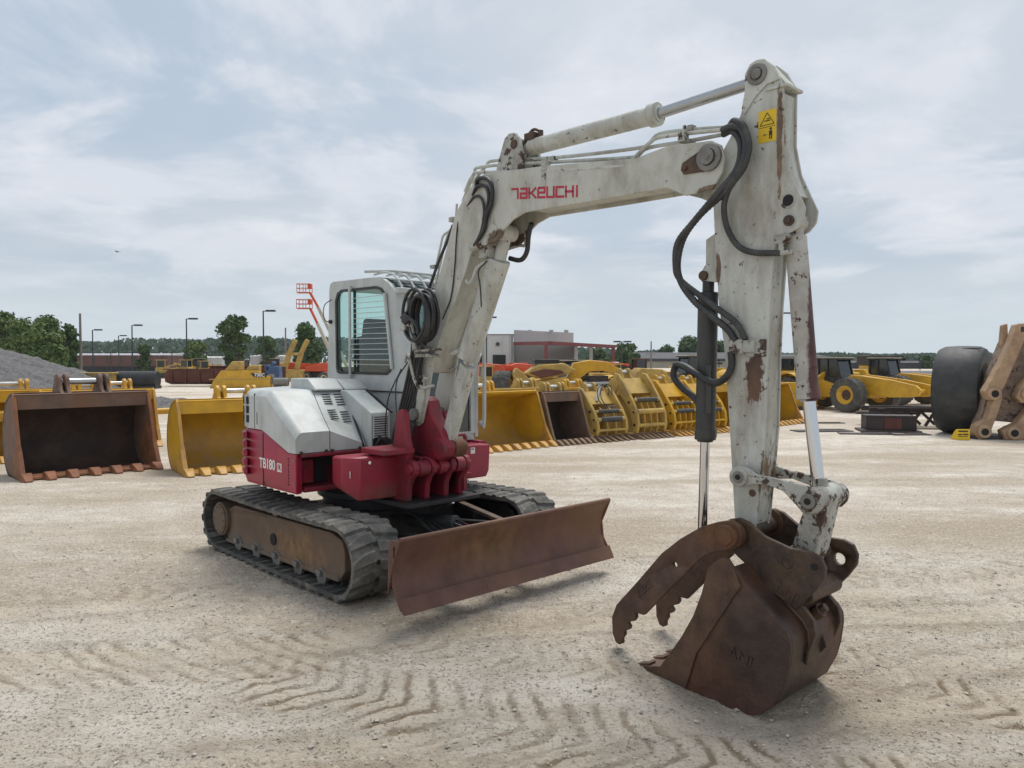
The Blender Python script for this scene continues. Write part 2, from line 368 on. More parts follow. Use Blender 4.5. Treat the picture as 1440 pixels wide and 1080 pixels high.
# --- dozer blade
def blade_prof(t, off=0.0):  # concave front, thickness off behind
    z = .11 + .49 * t; x = 2.045 - .12 * math.sin(math.pi * min(1, t * .92 + .04)) - .015 * t - off; return x, z
b = MB(); n = 14
fr = [blade_prof(i / n) for i in range(n + 1)]; bk = [(x - .03, z) for x, z in fr]
b.prism(fr + bk[::-1], -1.13, 1.13)
b.tube([(blade_prof(1)[0] - .012, -1.13, .605), (blade_prof(1)[0] - .012, 1.13, .605)], .018, 10)
for y in (-.7, 0, .7): b.prism([(1.80, .18), (1.90, .15), (1.88, .35), (1.90, .55), (1.84, .55)], y - .015, y + .015)
b.b2((1.82, -1.1, .28), (1.89, 1.1, .42))
bl = b.build('dozer_blade', 'blade', EX, bevel=.003); bl.location = (0, 0, .03)
b = MB(); b.prism([(2.063, .095), (2.033, .095), (1.985, .185), (2.008, .20)], -1.132, 1.132); b.build('cutting_edge', 'blade', bl, bevel=.002)
for s in (-1, 1):
    b = MB(); y = s * 1.131
    outer = [(2.045, .10), (blade_prof(.3)[0], .26), (blade_prof(.6)[0], .40), (blade_prof(1)[0], .60), (1.90, .592), (1.875, .50), (1.865, .19)]
    inner = [(1.935, .47), (1.955, .47), (1.955, .55), (1.935, .55)]
    if s < 0: b.frame(outer, inner, y - .008, y + .008, n=40)
    else: b.prism(outer, y - .008, y + .008)
    b.build('end_plate', 'blade', bl, bevel=.002)
for s in (-1, 1):
    b = MB(); b.prism([(.55, .24), (.55, .36), (1.3, .44), (1.9, .42), (1.9, .26), (1.3, .26)], s * .38 - .05, s * .38 + .05)
    b.build('blade_arm', 'black', EX, bevel=.008)
b = MB(); b.bar((.85, .38, .545), (1.86, .34, .42), .07, .03); b.build('blade_guard_plate', 'darkrust', EX, bevel=.004)
b = MB(); b.cyl((.55, 0, .40), (1.2, .03, .47), .06); b.cyl((.7, .16, .52), (.95, .16, .60), .035); cy = b.build('blade_cylinder', 'charcoal', EX, bevel=.004)
b = MB(); b.cyl((1.2, .03, .47), (1.86, .05, .36), .032); b.cyl((.9, .16, .585), (1.0, .16, .61), .02); b.build('rod', 'chrome', cy)
b = MB()
for k, dy in enumerate((-.16, -.1, -.04)): b.tube([(.5, dy, .45), (.85, dy - .02, .52 - .02 * k), (1.15, dy - .04, .42), (1.5, dy, .36)], .014, 8, 6)
b.build('hose', 'hose', EX)

# --- revolving deck, red side panel, hood
def xrear(y, r=1.2): return -math.sqrt(max(r * r - y * y, 0.01))
plan = [(.38, -1.05)] + [(-.2, -1.05)] + [(1.2 * math.cos(R(a)), 1.2 * math.sin(R(a))) for a in range(240, 119, -5)] + [(-.2, 1.05), (.45, 1.05)]
def redtop(x): return 1.245 if x < -.24 else 1.245 + (x + .24) * (-.165 / .5) if x < .26 else 1.08
r = MB()
outl = [p for p in plan]
def dense(pl, step=.04):
    o = []
    for i in range(len(pl) - 1):
        a, b_ = V(pl[i]), V(pl[i + 1]); k = max(1, int((b_ - a).length / step))
        for j in range(k): o.append(tuple(a.lerp(b_, j / k)))
    o.append(pl[-1]); return o
D = dense([p for p in plan if not (p[1] > 1.06)])
loops = []
for x, y in D:
    q = V((x, y)); inn = q * .93
    zt = redtop(x) if y < .1 else 1.05
    zb = .735
    q2 = q * .985
    loops.append([(inn.x, inn.y, zb), (q2.x, q2.y, zb), (q.x, q.y, zb + .05), (q.x, q.y, zt - .02), (q2.x, q2.y, zt), (inn.x, inn.y, zt)])
r.loft(loops, closed=True, caps=True)
cw = r.build('side_panel', 'red', EX, ang=40)
# ribs on the rear corner
for k in range(5):
    z = 1.19 - k * .085; rb = MB(); loops = []
    for a in range(216, 247, 3):
        f = min(1, math.sin(math.pi * (a - 214) / 34.0) * 1.6)
        c = V((math.cos(R(a)), math.sin(R(a)), 0)); o = .030 * f + .002
        loops.append([c * 1.18 + V((0, 0, z - .040)), c * (1.2 + o * .8) + V((0, 0, z - .024)), c * (1.2 + o) + V((0, 0, z - .006)), c * (1.2 + o) + V((0, 0, z + .012)), c * (1.2 + o * .7) + V((0, 0, z + .024)), c * 1.18 + V((0, 0, z + .028))])
    rb.loft(loops); rb.build('rib', 'red', cw)
d = MB(); d.b2((.30, -1.052, .75), (.39, -1.035, 1.075)); d.build('corner_strip', 'red', cw, bevel=.004)
d = MB()
for k in range(9): d.b2((.255, -1.054, .80 + k * .028), (.262, -1.045, .815 + k * .028))
d.build('louvre', 'vent', cw)
d = MB(); d.b2((-.215, -1.0545, .74), (-.209, -1.045, 1.22)); d.build('panel_gap', 'vent', cw)
def stroke_text(name, body, x, y, z, hgt, wid, gap, th, m, parent, slope=0.0):
    G = {'T': [[(0, 1), (1, 1)], [(.5, 1), (.5, 0)]], 'B': [[(0, 1), (.9, 1), (1, .9), (1, .6), (.85, .5), (1, .4), (1, .1), (.9, 0), (0, 0), (0, 1)], [(0, .5), (.85, .5)]], '1': [[(.1, .85), (.5, 1), (.5, 0)]],
         '8': [[(0, .05), (0, .42), (.12, .5), (0, .58), (0, .95), (.1, 1), (.9, 1), (1, .95), (1, .58), (.88, .5), (1, .42), (1, .05), (.9, 0), (.1, 0), (0, .05)], [(.1, .5), (.9, .5)]], '0': [[(0, .1), (0, .9), (.15, 1), (.85, 1), (1, .9), (1, .1), (.85, 0), (.15, 0), (0, .1)]]}
    b = MB()
    for ch in body:
        w = wid * (.45 if ch == '1' else 1)
        for st in G[ch]:
            for i in range(len(st) - 1):
                p, q = st[i], st[i + 1]; P_ = V((x + p[0] * w, y, z + p[1] * hgt)); Q_ = V((x + q[0] * w, y, z + q[1] * hgt)); d = (Q_ - P_).normalized() * th * .45
                b.bar(P_ - d, Q_ + d, .002 + .0003 * i, th, up=(0, 0, 1) if abs((Q_ - P_).z) < th else (1, 0, 0))
        x += w + gap
    return b.build(name, m, parent, smooth=False)
text('lettering', 'TB180', .125, basis((-.132, -1.0535, .945), (1, 0, 0), (0, 0, 1)), 'whiteletter', cw, .001, .0026, .92)
d = MB(); d.b2((.055, -1.0525, .90), (.135, -1.045, .975)); bx = d.build('model_badge', 'whiteletter', cw)
text('badge_lettering', 'FR', .07, basis((.095, -1.054, .937), (1, 0, 0), (0, 0, 1)), 'redletter', bx, .001, .001, .75)

d = MB(); d.prism([(p[0] * .9, p[1] * .9) for p in plan], .735, .775, 'xy'); d.b2((.3, -.35, .74), (.7, .64, .79)); d.b2((-.1, -1.0, 1.045), (.40, .10, 1.075))
d.b2((.1, -.3, .66), (.75, .36, .95)); d.build('revolving_deck', 'redworn', EX, bevel=.005)
d = MB(); d.b2((-.4, -.9, .78), (.15, .1, 1.04)); d.b2((.1, .1, .78), (.25, .95, 1.04)); d.build('engine_bay', 'vent', EX)
d = MB(); d.b2((.0, -.92, .79), (.20, -.78, 1.0)); d.b2((.0, -.62, .77), (.15, -.4, .93)); d.box((.21, -.86, .86), (.01, .05, .12)); d.build('valve_block', 'redtool', EX, bevel=.012)
# hood surface
def ztop(x, y):
    z = 1.605 if x < -.16 else 1.605 - (x + .16) * (.345 / .54)
    if y > -.72 and x > -.1:    # the inner panel falls lower towards its inner front corner
        z -= (x + .1) / .48 * .15 * (y + .72) / .38
    e = -1.05 - y
    t = max(0, 1 - (y + 1.05) / .07)
    z -= .06 * t * t
    rr = (x - xrear(y, 1.19)); t2 = max(0, 1 - rr / .07); z -= .05 * t2 * t2
    return z
def hood_part(name, ya, yb, m, bev=.0, solidback=True):
    h = MB(); NU, NX = 14, 26; grid = []
    for i in range(NU + 1):
        f = i / NU; row = []
        f = f * f * .4 + f * .6 if name == 'engine_hood' else f
        for j in range(NX + 1):
            g = j / NX
            x0 = -1.1; 
            xx = None
            yA = lambda x: ya(x) + (yb(x) - ya(x)) * f
            y_ = yA(0.1); xr = xrear(y_, 1.185); g2 = g ** .9; x = xr + (.382 - xr) * g2
            y_ = yA(x)
            row.append((x, y_, ztop(x, y_)))
        grid.append(row)
    zb = lambda x: (redtop(x) + .002)
    bm = h.bm
    T = [[bm.verts.new(p) for p in row] for row in grid]
    B = [[bm.verts.new((p[0], p[1], zb(p[0]))) for p in row] for row in grid]
    for i in range(NU):
        for j in range(NX):
            bm.faces.new((T[i][j], T[i + 1][j], T[i + 1][j + 1], T[i][j + 1]))
    for i in range(NU):
        bm.faces.new((T[i][NX], T[i + 1][NX], B[i + 1][NX], B[i][NX])); bm.faces.new((T[i][0], B[i][0], B[i + 1][0], T[i + 1][0]))
    for j in range(NX):
        bm.faces.new((T[0][j], T[0][j + 1], B[0][j + 1], B[0][j])); bm.faces.new((T[NU][j], B[NU][j], B[NU][j + 1], T[NU][j + 1]))
    return h.build(name, m, EX, bevel=bev, ang=32)
lim1 = lambda x: -.58 - .24 * min(1, max(0, x + .2)) ; lim2 = lambda x: -.25 - .19 * min(1, max(0, x + .2))
hood = hood_part('engine_hood', lambda x: -1.048, lambda x: lim1(x) - .004, 'white')
vp = hood_part('vent_panel', lambda x: lim1(x) + .004, lim2, 'white')
s = MB()
for c in (0, 1):
    for g, xs in ((0, -.08), (1, .10)):
        for k in range(5):
            x = xs + k * .026; y = lim1(x) + .075 + c * .13; z = ztop(x, y) + .003
            s.box((x, y + .04, z), (.011, .085, .004), Matrix.Rotation(R(33), 3, 'Y'))
s.build('vent_slot', 'vent', vp)
s = MB(); s.b2((-.385, -1.0505, 1.25), (-.380, -1.04, 1.57)); s.build('panel_gap', 'vent', hood)
s = MB(); s.b2((-.337, -1.0505, 1.29), (-.327, -1.04, 1.40)); s.build('latch_slot', 'vent', hood)
s = MB()
s.loft([[(x, y, z) for x, y, z in ((1.2 * math.cos(a), 1.2 * math.sin(a), 1.26), (1.2 * math.cos(a), 1.2 * math.sin(a), 1.55), (1.17 * math.cos(a), 1.17 * math.sin(a), 1.57), (1.16 * math.cos(a), 1.16 * math.sin(a), 1.26))] for a in [R(q) for q in range(222, 244, 3)]])
rg = s.build('rear_cover', 'white', EX, bevel=.004)
s = MB()
for zz in (1.30, 1.385, 1.47):
    s.b2((-.60, -1.057, zz), (-.50, -1.045, zz + .066))
    s.loft([[(1.204 * math.cos(a), 1.204 * math.sin(a), zz), (1.204 * math.cos(a), 1.204 * math.sin(a), zz + .062), (1.17 * math.cos(a), 1.17 * math.sin(a), zz + .062), (1.17 * math.cos(a), 1.17 * math.sin(a), zz)] for a in [R(q) for q in range(226, 242, 3)]])
s.build('air_slot', 'vent', rg)
s = MB(); s.b2((-.55, -.60, 1.60), (-.22, -.30, 1.70)); s.prism([(-.22, 1.60), (-.22, 1.70), (-.08, 1.605), (-.08, 1.59)], -.60, -.30)
s.b2((-.52, -.29, 1.60), (-.22, -.05, 1.69)); s.prism([(-.22, 1.60), (-.22, 1.69), (-.06, 1.605), (-.06, 1.59)], -.29, -.05); s.build('exhaust_cover', 'white', EX, bevel=.008)
s = MB(); s.bar((-.30, -.235, 1.608), (-.16, -.255, 1.608), .014, .012); s.bar((-.16, -.255, 1.608), (.385, -.385, 1.118), .016, .02); s.bar((.388, -.385, 1.118), (.388, -.372, 1.075), .012, .012)
s.b2((-1.1, .105, 1.562), (.302, .122, 1.574)); s.bar((.03, -.112, 1.59), (.45, -.112, 1.395), .012, .02); s.build('rubber_seal', 'black', EX)
for yy in (-1.0, -.76, -.70, -.42):
    s = MB(); s.cyl((.375, yy, 1.088), (.402, yy, 1.088), .014, n=6); s.b2((.378, yy - .02, 1.07), (.392, yy + .02, 1.08)); s.build('hood_latch', 'darkrust', EX)
for yy, zz in ((-1.0, .83), (-1.0, 1.02)):
    s = MB(); s.cyl((.36, yy - .055, zz), (.36, yy - .045, zz), .013, n=8); s.build('panel_bolt', 'steel', EX)
# air-conditioning box
s = MB(); s.prism([(-.1, 1.06), (-.1, 1.59), (.02, 1.59), (.43, 1.40), (.43, 1.06)], -.33, -.12); ab = s.build('grille_box', 'white', EX, bevel=.010)
s = MB(); s.b2((.431, -.312, 1.09), (.436, -.138, 1.37)); s.build('grille_opening', 'vent', ab)
s = MB()
for k in range(9): s.b2((.436, -.308, 1.175 + k * .021), (.446, -.142, 1.185 + k * .021))
s.b2((.436, -.312, 1.165), (.447, -.302, 1.37)); s.b2((.436, -.148, 1.165), (.447, -.138, 1.37)); s.b2((.436, -.312, 1.362), (.447, -.138, 1.372))
s.build('grille', 'white', ab)
s = MB()
for k in range(5): s.tube([(.45, -.30 + .02 * k, 1.10), (.475, -.27, 1.15 + .012 * k), (.48, -.20, 1.17 - .012 * k), (.5, -.10, 1.12), (.6, -.05, 1.10)], .008, 6, 5)
s.build('wire_bundle', 'hose', EX)
# tool box
s = MB(); s.loft([[(.60, -.80, .80), (.74, -.82, .79), (.86, -.74, .70), (.86, -.32, .69), (.60, -.32, .70)], [(.60, -.83, .86), (.77, -.84, .86), (.875, -.735, .80), (.875, -.32, .80), (.60, -.32, .80)], [(.60, -.83, 1.05), (.77, -.84, 1.05), (.875, -.73, 1.04), (.875, -.32, 1.04), (.60, -.32, 1.04)], [(.60, -.82, 1.07), (.76, -.82, 1.07), (.85, -.72, 1.07), (.85, -.33, 1.07), (.60, -.33, 1.07)]]); tb = s.build('tool_box', 'redtool', EX, bevel=.02, seg=3)
s = MB(); s.cyl((.865, -.64, 1.02), (.885, -.64, 1.02), .014, n=12); s.build('lock', 'chrome', tb)
s = MB(); s.bar((.822, -.789, .90), (.822, -.789, .955), .004, .03, up=(.74, -.67, 0)); s.build('sticker', 'whiteletter', tb)
s = MB(); s.cyl((.70, -.42, .64), (.70, -.42, .70), .012, n=8); s.cyl((.70, -.36, .64), (.70, -.36, .70), .012, n=8); s.build('drain_pipe', 'steel', EX)
# step box under the cab
s = MB(); s.prism([(.64, .71), (.92, .71), (.955, .77), (.97, 1.03), (.64, 1.045)], .30, .60, 'yz'); sb = s.build('step_box', 'red', EX, bevel=.012)
s = MB(); s.b2((.601, .71, .955), (.603, .765, 1.015)); s.build('sticker', 'whiteletter', sb)
s = MB(); s.b2((.6015, .715, .995), (.604, .75, 1.005)); s.build('sticker_print', 'blackdecal', sb)
# --- cab
cab = MB()
side = [(-1.10, 1.57), (-1.04, 2.64), (-1.02, 2.69), (-.97, 2.71), (-.19, 2.70), (-.03, 2.675), (.08, 2.62), (.15, 2.56), (.185, 2.48), (.26, 2.13), (.30, 1.85), (.30, 1.57)]
win = [(-.90, 1.80), (-.91, 2.50), (-.87, 2.58), (-.79, 2.61), (-.14, 2.605), (-.05, 2.58), (0, 2.54), (.02, 2.50), (.10, 2.0), (.125, 1.84), (.10, 1.77), (.04, 1.735), (-.83, 1.735), (-.88, 1.75)]
cab.frame(side, win, .12, .165)
cab.frame(side, [(-.95, 1.35 + .3), (-.95, 2.50), (-.9, 2.6), (-.05, 2.58), (.10, 2.40), (.2, 1.9), (.2, 1.65)], 1.03, 1.075)
cab.b2((-1.10, .12, 1.08), (.295, .16, 1.568)); cab.b2((-1.10, 1.035, 1.08), (.295, 1.075, 1.568)); cab.b2((-1.1, .165, 1.08), (-1.05, 1.03, 1.6))
cab.b2((-1.098, .165, 1.1), (-1.05, .26, 2.64)); cab.b2((-1.098, .94, 1.1), (-1.05, 1.03, 2.64)); cab.b2((-1.05, .16, 1.05), (.28, 1.035, 1.12))
cab.prism([(-1.05, 2.62), (-1.02, 2.695), (-.97, 2.715), (-.19, 2.705), (-.19, 2.66), (-.95, 2.66)], .1652, 1.0298)
for y in (.165, .975): # front pillars
    cab.prism([(.14, 2.56), (.18, 2.48), (.255, 2.13), (.295, 1.85), (.297, 1.12), (.25, 1.12), (.25, 1.84), (.21, 2.1), (.13, 2.47), (.10, 2.54)], y, y + .055 + (.025 if y < .5 else 0))
cab.b2((.24, .245, 1.08), (.296, .975, 1.14)); cab.prism([(.08, 2.62), (.15, 2.56), (.18, 2.49), (.13, 2.48), (.03, 2.6)], .245, .975)
CAB = cab.build('cab', 'white', EX, bevel=.012, seg=3)
g = MB(); g.b2((-.93, .138, 1.71), (.14, .146, 2.62)); g.build('side_window', 'glass', CAB)
g = MB(); g.b2((-.96, 1.05, 1.62), (.21, 1.056, 2.60)); g.build('door_window', 'glass', CAB)
g = MB(); g.prism([(.135, 2.49), (.23, 2.13), (.27, 1.85), (.275, 1.13), (.269, 1.13), (.264, 1.85), (.224, 2.13), (.129, 2.49)], .24, .98); g.build('windscreen', 'darkglass', CAB)
g = MB(); g.b2((-1.085, .25, 1.6), (-1.08, .95, 2.62)); g.build('rear_window', 'glass', CAB)
g = MB(); g.b2((-1.05, .17, 1.12), (-.98, .98, 1.80)); g.b2((-1.0, .968, 1.1), (.2, .984, 1.75)); g.b2((-1.0, .166, 1.1), (.2, .18, 1.70)); g.build('cab_lining', 'seat', CAB)
def inset(poly, k):
    cx = sum(p[0] for p in poly) / len(poly); cz = sum(p[1] for p in poly) / len(poly)
    return [(cx + (p[0] - cx) * k, cz + (p[1] - cz) * k) for p in poly]
g = MB(); g.frame(inset(win, 1.012), inset(win, .955), .112, .128); g.build('window_seal', 'black', CAB)
g = MB(); g.b2((-.585, .13, 1.73), (-.56, .15, 2.61)); g.build('window_divider', 'black', CAB)
g = MB()
for k in range(14):
    z = 1.83 + k * .052; xe = .135 - (z - 1.83) * .17; g.tube([(-.575, .085, z + (.0 if k % 5 else .004)), (xe, .085, z + random.uniform(-.006, .006))], .0042 if k < 7 else .0030, 6)
g.tube([(-.59, .09, 1.68), (-.59, .09, 2.64)], .015, 8); g.bar((.145, .10, 1.79), (.03, .10, 2.53), .02, .03); g.b2((-.605, .09, 1.70), (-.575, .125, 1.73)); g.b2((-.605, .09, 2.60), (-.575, .125, 2.63))
g.build('window_guard', 'white', CAB)
g = MB(); g.prism([(-.22, 2.706), (-.06, 2.69), (.06, 2.65), (.13, 2.60), (.12, 2.585), (.05, 2.63), (-.06, 2.67), (-.22, 2.69)], .19, .96); g.build('roof_window', 'darkglass', CAB)
g = MB(); g.prism([(-.3, 2.70), (-.06, 2.684), (.06, 2.644), (.125, 2.594), (.10, 2.57), (-.3, 2.66)], .1655, 1.0295); g.build('roof_blind', 'seat', CAB)
g = MB(); rp = [(-.30, 2.74), (-.10, 2.75), (.04, 2.71), (.14, 2.63), (.20, 2.55)]
for k in range(6):
    y = .20 + k * .15; g.tube([(x, y, z) for x, z in rp], .011, 6, 4)
g.tube([(-.32, .10, 2.765), (-.1, .30, 2.77), (-.12, 1.0, 2.77)], .014, 8); g.tube([(.02, .15, 2.72), (.02, 1.0, 2.72)], .009, 6); g.tube([(.12, .15, 2.66), (.12, 1.0, 2.66)], .007, 6)
g.build('roof_guard', 'white', CAB)
g = MB(); g.prism([(.17, 2.52), (.22, 2.52), (.22, 2.575), (.18, 2.58)], .13, 1.05); g.build('front_bar', 'white', CAB, bevel=.006)
g = MB(); g.tube([(.33, 1.09, 2.5), (.345, 1.105, 2.35), (.35, 1.11, 1.26), (.32, 1.08, 1.24)], .02, 8, 3); g.build('hand_rail', 'white', CAB)
g = MB(); g.tube([(-.98, .11, 2.52), (-1.03, .06, 2.47), (-1.05, .05, 2.38), (-1.03, .06, 2.30), (-1.0, .10, 2.28)], .005, 6, 6); g.cyl((-1.0, .09, 2.285), (-1.0, .13, 2.285), .02, n=10); g.build('antenna_cable', 'hose', CAB)
g = MB(); g.prism([(-.75, 1.5), (-.70, 1.62), (-.25, 1.66), (-.22, 1.55), (-.3, 1.48)], .36, .80); g.prism([(-.75, 1.6), (-.86, 2.05), (-.80, 2.32), (-.72, 2.32), (-.70, 2.05), (-.62, 1.62)], .38, .78); g.prism([(-.78, 1.5), (-.84, 2.12), (-.70, 2.14), (-.64, 1.5)], .30, .90)
g.b2((-.7, .42, 1.1), (-.3, .74, 1.5)); g.build('seat', 'seat', CAB, bevel=.03, seg=3)
g = MB(); g.b2((-.6, .20, 1.12), (.1, .34, 1.74)); g.b2((-.5, .82, 1.12), (.0, .96, 1.72)); g.b2((.05, .25, 1.12), (.2, .9, 1.35)); g.tube([(-.05, .27, 1.74), (.0, .27, 1.9)], .015); g.tube([(-.05, .88, 1.72), (.0, .88, 1.9)], .015)
g.build('control_console', 'seat', CAB, bevel=.01)
g = MB(); g.cyl((.05, .60, 1.24), (.055, .60, 1.25), .01)
g.tube([(.28, .5, 2.3), (.30, .5, 1.9)], .006, 6); g.build('wiper', 'black', CAB)
# --- swing bracket and post
s = MB()
s.b2((.55, -.44, .635), (1.14, .36, .672))
s.build('swing_base_plate', 'black', EX, bevel=.005)
s = MB()
for y in (-.36, -.17, .04, .21):
    s.prism([(.70, .672), (1.02, .672), (1.03, .80), (1.07, .87), (1.13, .92), (1.14, .97), (1.11, 1.02), (1.03, 1.04), (.70, 1.04)], y, y + .055)
s.prism([(.78, 1.0), (1.02, 1.0), (1.06, 1.10), (1.02, 1.22), (1.0, 1.35), (.99, 1.42), (.94, 1.46), (.88, 1.42), (.84, 1.2)], -.37, -.305)
s.b2((.72, -.62, 1.085), (1.06, -.30, 1.135)); s.prism([(.70, .70), (1.0, .70), (1.0, 1.05), (.7, 1.05)], .21, .26)
s.build('swing_bracket', 'redworn', EX, bevel=.010)
s = MB(); s.cyl((1.075, -.375, .955), (1.075, .25, .955), .045, n=28); s.cyl((1.075, -.30, .955), (1.075, -.19, .955), .066, n=28); s.cyl((1.075, -.08, .955), (1.075, .0, .955), .066, n=28); s.cyl((1.075, .11, .955), (1.075, .20, .955), .066, n=28); s.cyl((1.075, -.39, .955), (1.075, -.37, .955), .045, n=6)
s.build('swing_pin', 'redworn', EX, bevel=.006)
s = MB(); s.b2((1.02, .245, .70), (1.05, .285, 1.10)); s.b2((1.0, .10, 1.19), (1.03, .29, 1.215)); s.b2((1.02, .26, 1.0), (1.045, .29, 1.2)); s.build('side_bracket', 'redworn', EX, bevel=.004)
s = MB()
s.prism([(.70, 1.06), (.74, 1.32), (.84, 1.50), (.93, 1.56), (1.0, 1.52), (1.06, 1.38), (1.18, 1.26), (1.235, 1.13), (1.21, 1.05), (1.13, 1.01), (1.0, 1.02), (.85, 1.04)], -.115, .01)
s.prism([(.72, 1.06), (.74, 1.28), (.86, 1.42), (.98, 1.42), (1.05, 1.25), (1.12, 1.2), (1.15, 1.05), (1.0, 1.0)], .07, .13)
s.cyl((1.155, -.13, 1.115), (1.155, -.10, 1.115), .095, n=28); s.b2((.75, -.2, .95), (1.0, .18, 1.04))
s.build('swing_post', 'redworn', EX, bevel=.012)
s = MB(); s.cyl((1.155, .01, 1.115), (1.155, .13, 1.115), .082, n=26); s.cyl((1.155, .13, 1.115), (1.155, .165, 1.115), .055, n=26); s.build('cylinder_foot_pin', 'orangerust', EX, bevel=.006)
s = MB(); s.cyl((.88, -.20, 1.40), (.88, .18, 1.40), .055, n=24); s.build('boom_foot_pin', 'steel', EX, bevel=.004)
# --- boom
BO = [(.83, 1.30), (.76, 1.33), (.74, 1.42), (.84, 1.72), (.93, 1.95), (1.10, 2.40), (1.22, 2.66), (1.32, 2.88), (1.40, 3.07), (1.53, 3.21), (1.64, 3.30), (1.76, 3.345), (2.46, 3.285), (3.24, 3.19), (3.49, 3.22), (3.81, 3.19), (3.875, 3.15), (3.90, 3.07), (3.885, 2.99), (3.82, 2.90), (3.63, 2.89), (3.49, 2.96), (3.0, 2.965), (2.5, 2.975), (2.22, 2.98), (2.09, 2.945), (2.0, 2.89), (1.96, 2.84), (1.89, 2.80), (1.78, 2.785), (1.69, 2.79), (1.60, 2.74), (1.53, 2.59), (1.41, 2.38), (1.24, 2.12), (1.12, 1.92), (1.04, 1.60), (.95, 1.33), (.90, 1.30)]
CO = [(.92, 1.84), (.96, 1.93), (1.13, 2.39), (1.35, 2.87), (1.43, 3.06), (1.55, 3.19), (1.66, 3.28), (1.77, 3.32), (2.46, 3.26), (3.24, 3.165), (3.58, 3.19), (3.58, 2.915), (3.49, 2.985), (2.5, 3.0), (2.24, 3.0), (2.10, 3.06), (1.95, 3.10), (1.80, 3.06), (1.72, 2.95), (1.67, 2.82), (1.58, 2.77), (1.505, 2.60), (1.385, 2.40), (1.21, 2.13), (1.09, 1.93), (1.06, 1.84), (1.02, 1.77), (.97, 1.76)]
b = MB(); b.prism(BO, -.14, -.122); b.prism(BO, .122, .14); b.prism(CO, -.123, .123)
BOOM = b.build('boom', 'boom', EX, bevel=.004)
b = MB(); b.prism([(.76, 1.34), (.75, 1.42), (.9, 1.75), (1.0, 1.75), (1.0, 1.55), (.93, 1.34)], -.165, -.14); b.prism([(.76, 1.34), (.75, 1.42), (.9, 1.75), (1.0, 1.75), (1.0, 1.55), (.93, 1.34)], .14, .165); b.build('foot_plate', 'boom', BOOM, bevel=.004)
b = MB(); b.cyl((1.87, -.150, 2.885), (1.87, -.138, 2.885), .052, n=24); b.b2((1.865, -.149, 2.93), (1.875, -.139, 2.985)); b.build('cylinder_pin_plate', 'boom', BOOM, bevel=.003)
b = MB()   # arm cylinder lugs
for y in (-.105, .075): b.prism([(1.84, 3.30), (1.90, 3.45), (1.96, 3.585), (2.01, 3.615), (2.07, 3.61), (2.12, 3.56), (2.15, 3.46), (2.17, 3.28)], y, y + .03)
b.build('cylinder_lug', 'wornwhite', BOOM, bevel=.005)
b = MB(); b.cyl((2.07, -.115, 3.52), (2.07, .115, 3.52), .035, n=18); b.build('lug_pin', 'darkrust', BOOM, bevel=.003)
b = MB(); b.lathe([(.082, 0), (.082, .022), (.058, .028), (.05, .028), (.05, 0)], (3.80, -.138, 3.09), (0, -1, 0), 30); b.cyl((3.80, -.14, 3.09), (3.80, -.180, 3.09), .047, n=24); b.cyl((3.80, -.18, 3.09), (3.80, -.184, 3.09), .018, n=12)
pn = b.build('boom_pin', 'steel', BOOM, bevel=.003)
b = MB(); b.prism([(3.80, 3.17), (3.85, 3.12), (3.86, 3.06), (3.82, 3.01), (3.62, 3.02), (3.60, 3.05), (3.61, 3.09)], -.150, -.1405); b.cyl((3.635, -.165, 3.055), (3.635, -.14, 3.055), .017, n=6); b.build('pin_retainer', 'darkrust', BOOM, bevel=.003)
# brand lettering on the boom side, made of strokes
LET = {'T': [[(0, 1), (.95, 1), (.95, .0)]] , 'A': [[(.1, 1), (1, 1), (1, 0), (0, 0), (0, .48), (1, .48)]], 'K': [[(0, 1), (0, 0)], [(0, .5), (.35, .5), (1, 1)], [(.35, .5), (1, 0)]],
       'E': [[(.15, 1), (1, 1), (1, .5), (0, .5)], [(.15, 1), (0, .82), (0, 0), (1, 0)]], 'U': [[(0, 1), (0, 0), (1, 0), (1, 1)]], 'C': [[(1, 1), (0, 1), (0, 0), (1, 0)]], 'H': [[(0, 1), (0, 0)], [(1, 1), (1, 0)], [(0, .5), (1, .5)]], 'I': [[(0, 1), (0, 0)]]}
lt = MB(); x0 = 2.085; slope = -.126
for ch in 'TAKEUCHI':
    w = .066 if ch != 'I' else 0
    for st in LET[ch]:
        for i in range(len(st) - 1):
            p, q = st[i], st[i + 1]
            P_ = V((x0 + p[0] * w, -.1415, 3.105 + p[1] * .068 + slope * (x0 + p[0] * w - 2.085))); Q_ = V((x0 + q[0] * w, -.1415, 3.105 + q[1] * .068 + slope * (x0 + q[0] * w - 2.085)))
            d = (Q_ - P_).normalized() * .008
            lt.bar(P_ - d, Q_ + d, .002 + .0004 * i, .0165, up=(0, 0, 1) if abs(d.z) < .006 else (1, 0, 0))
    x0 += w + .026 + (.012 if ch == 'H' else 0)
lt.build('lettering', 'redletter', BOOM, smooth=False)
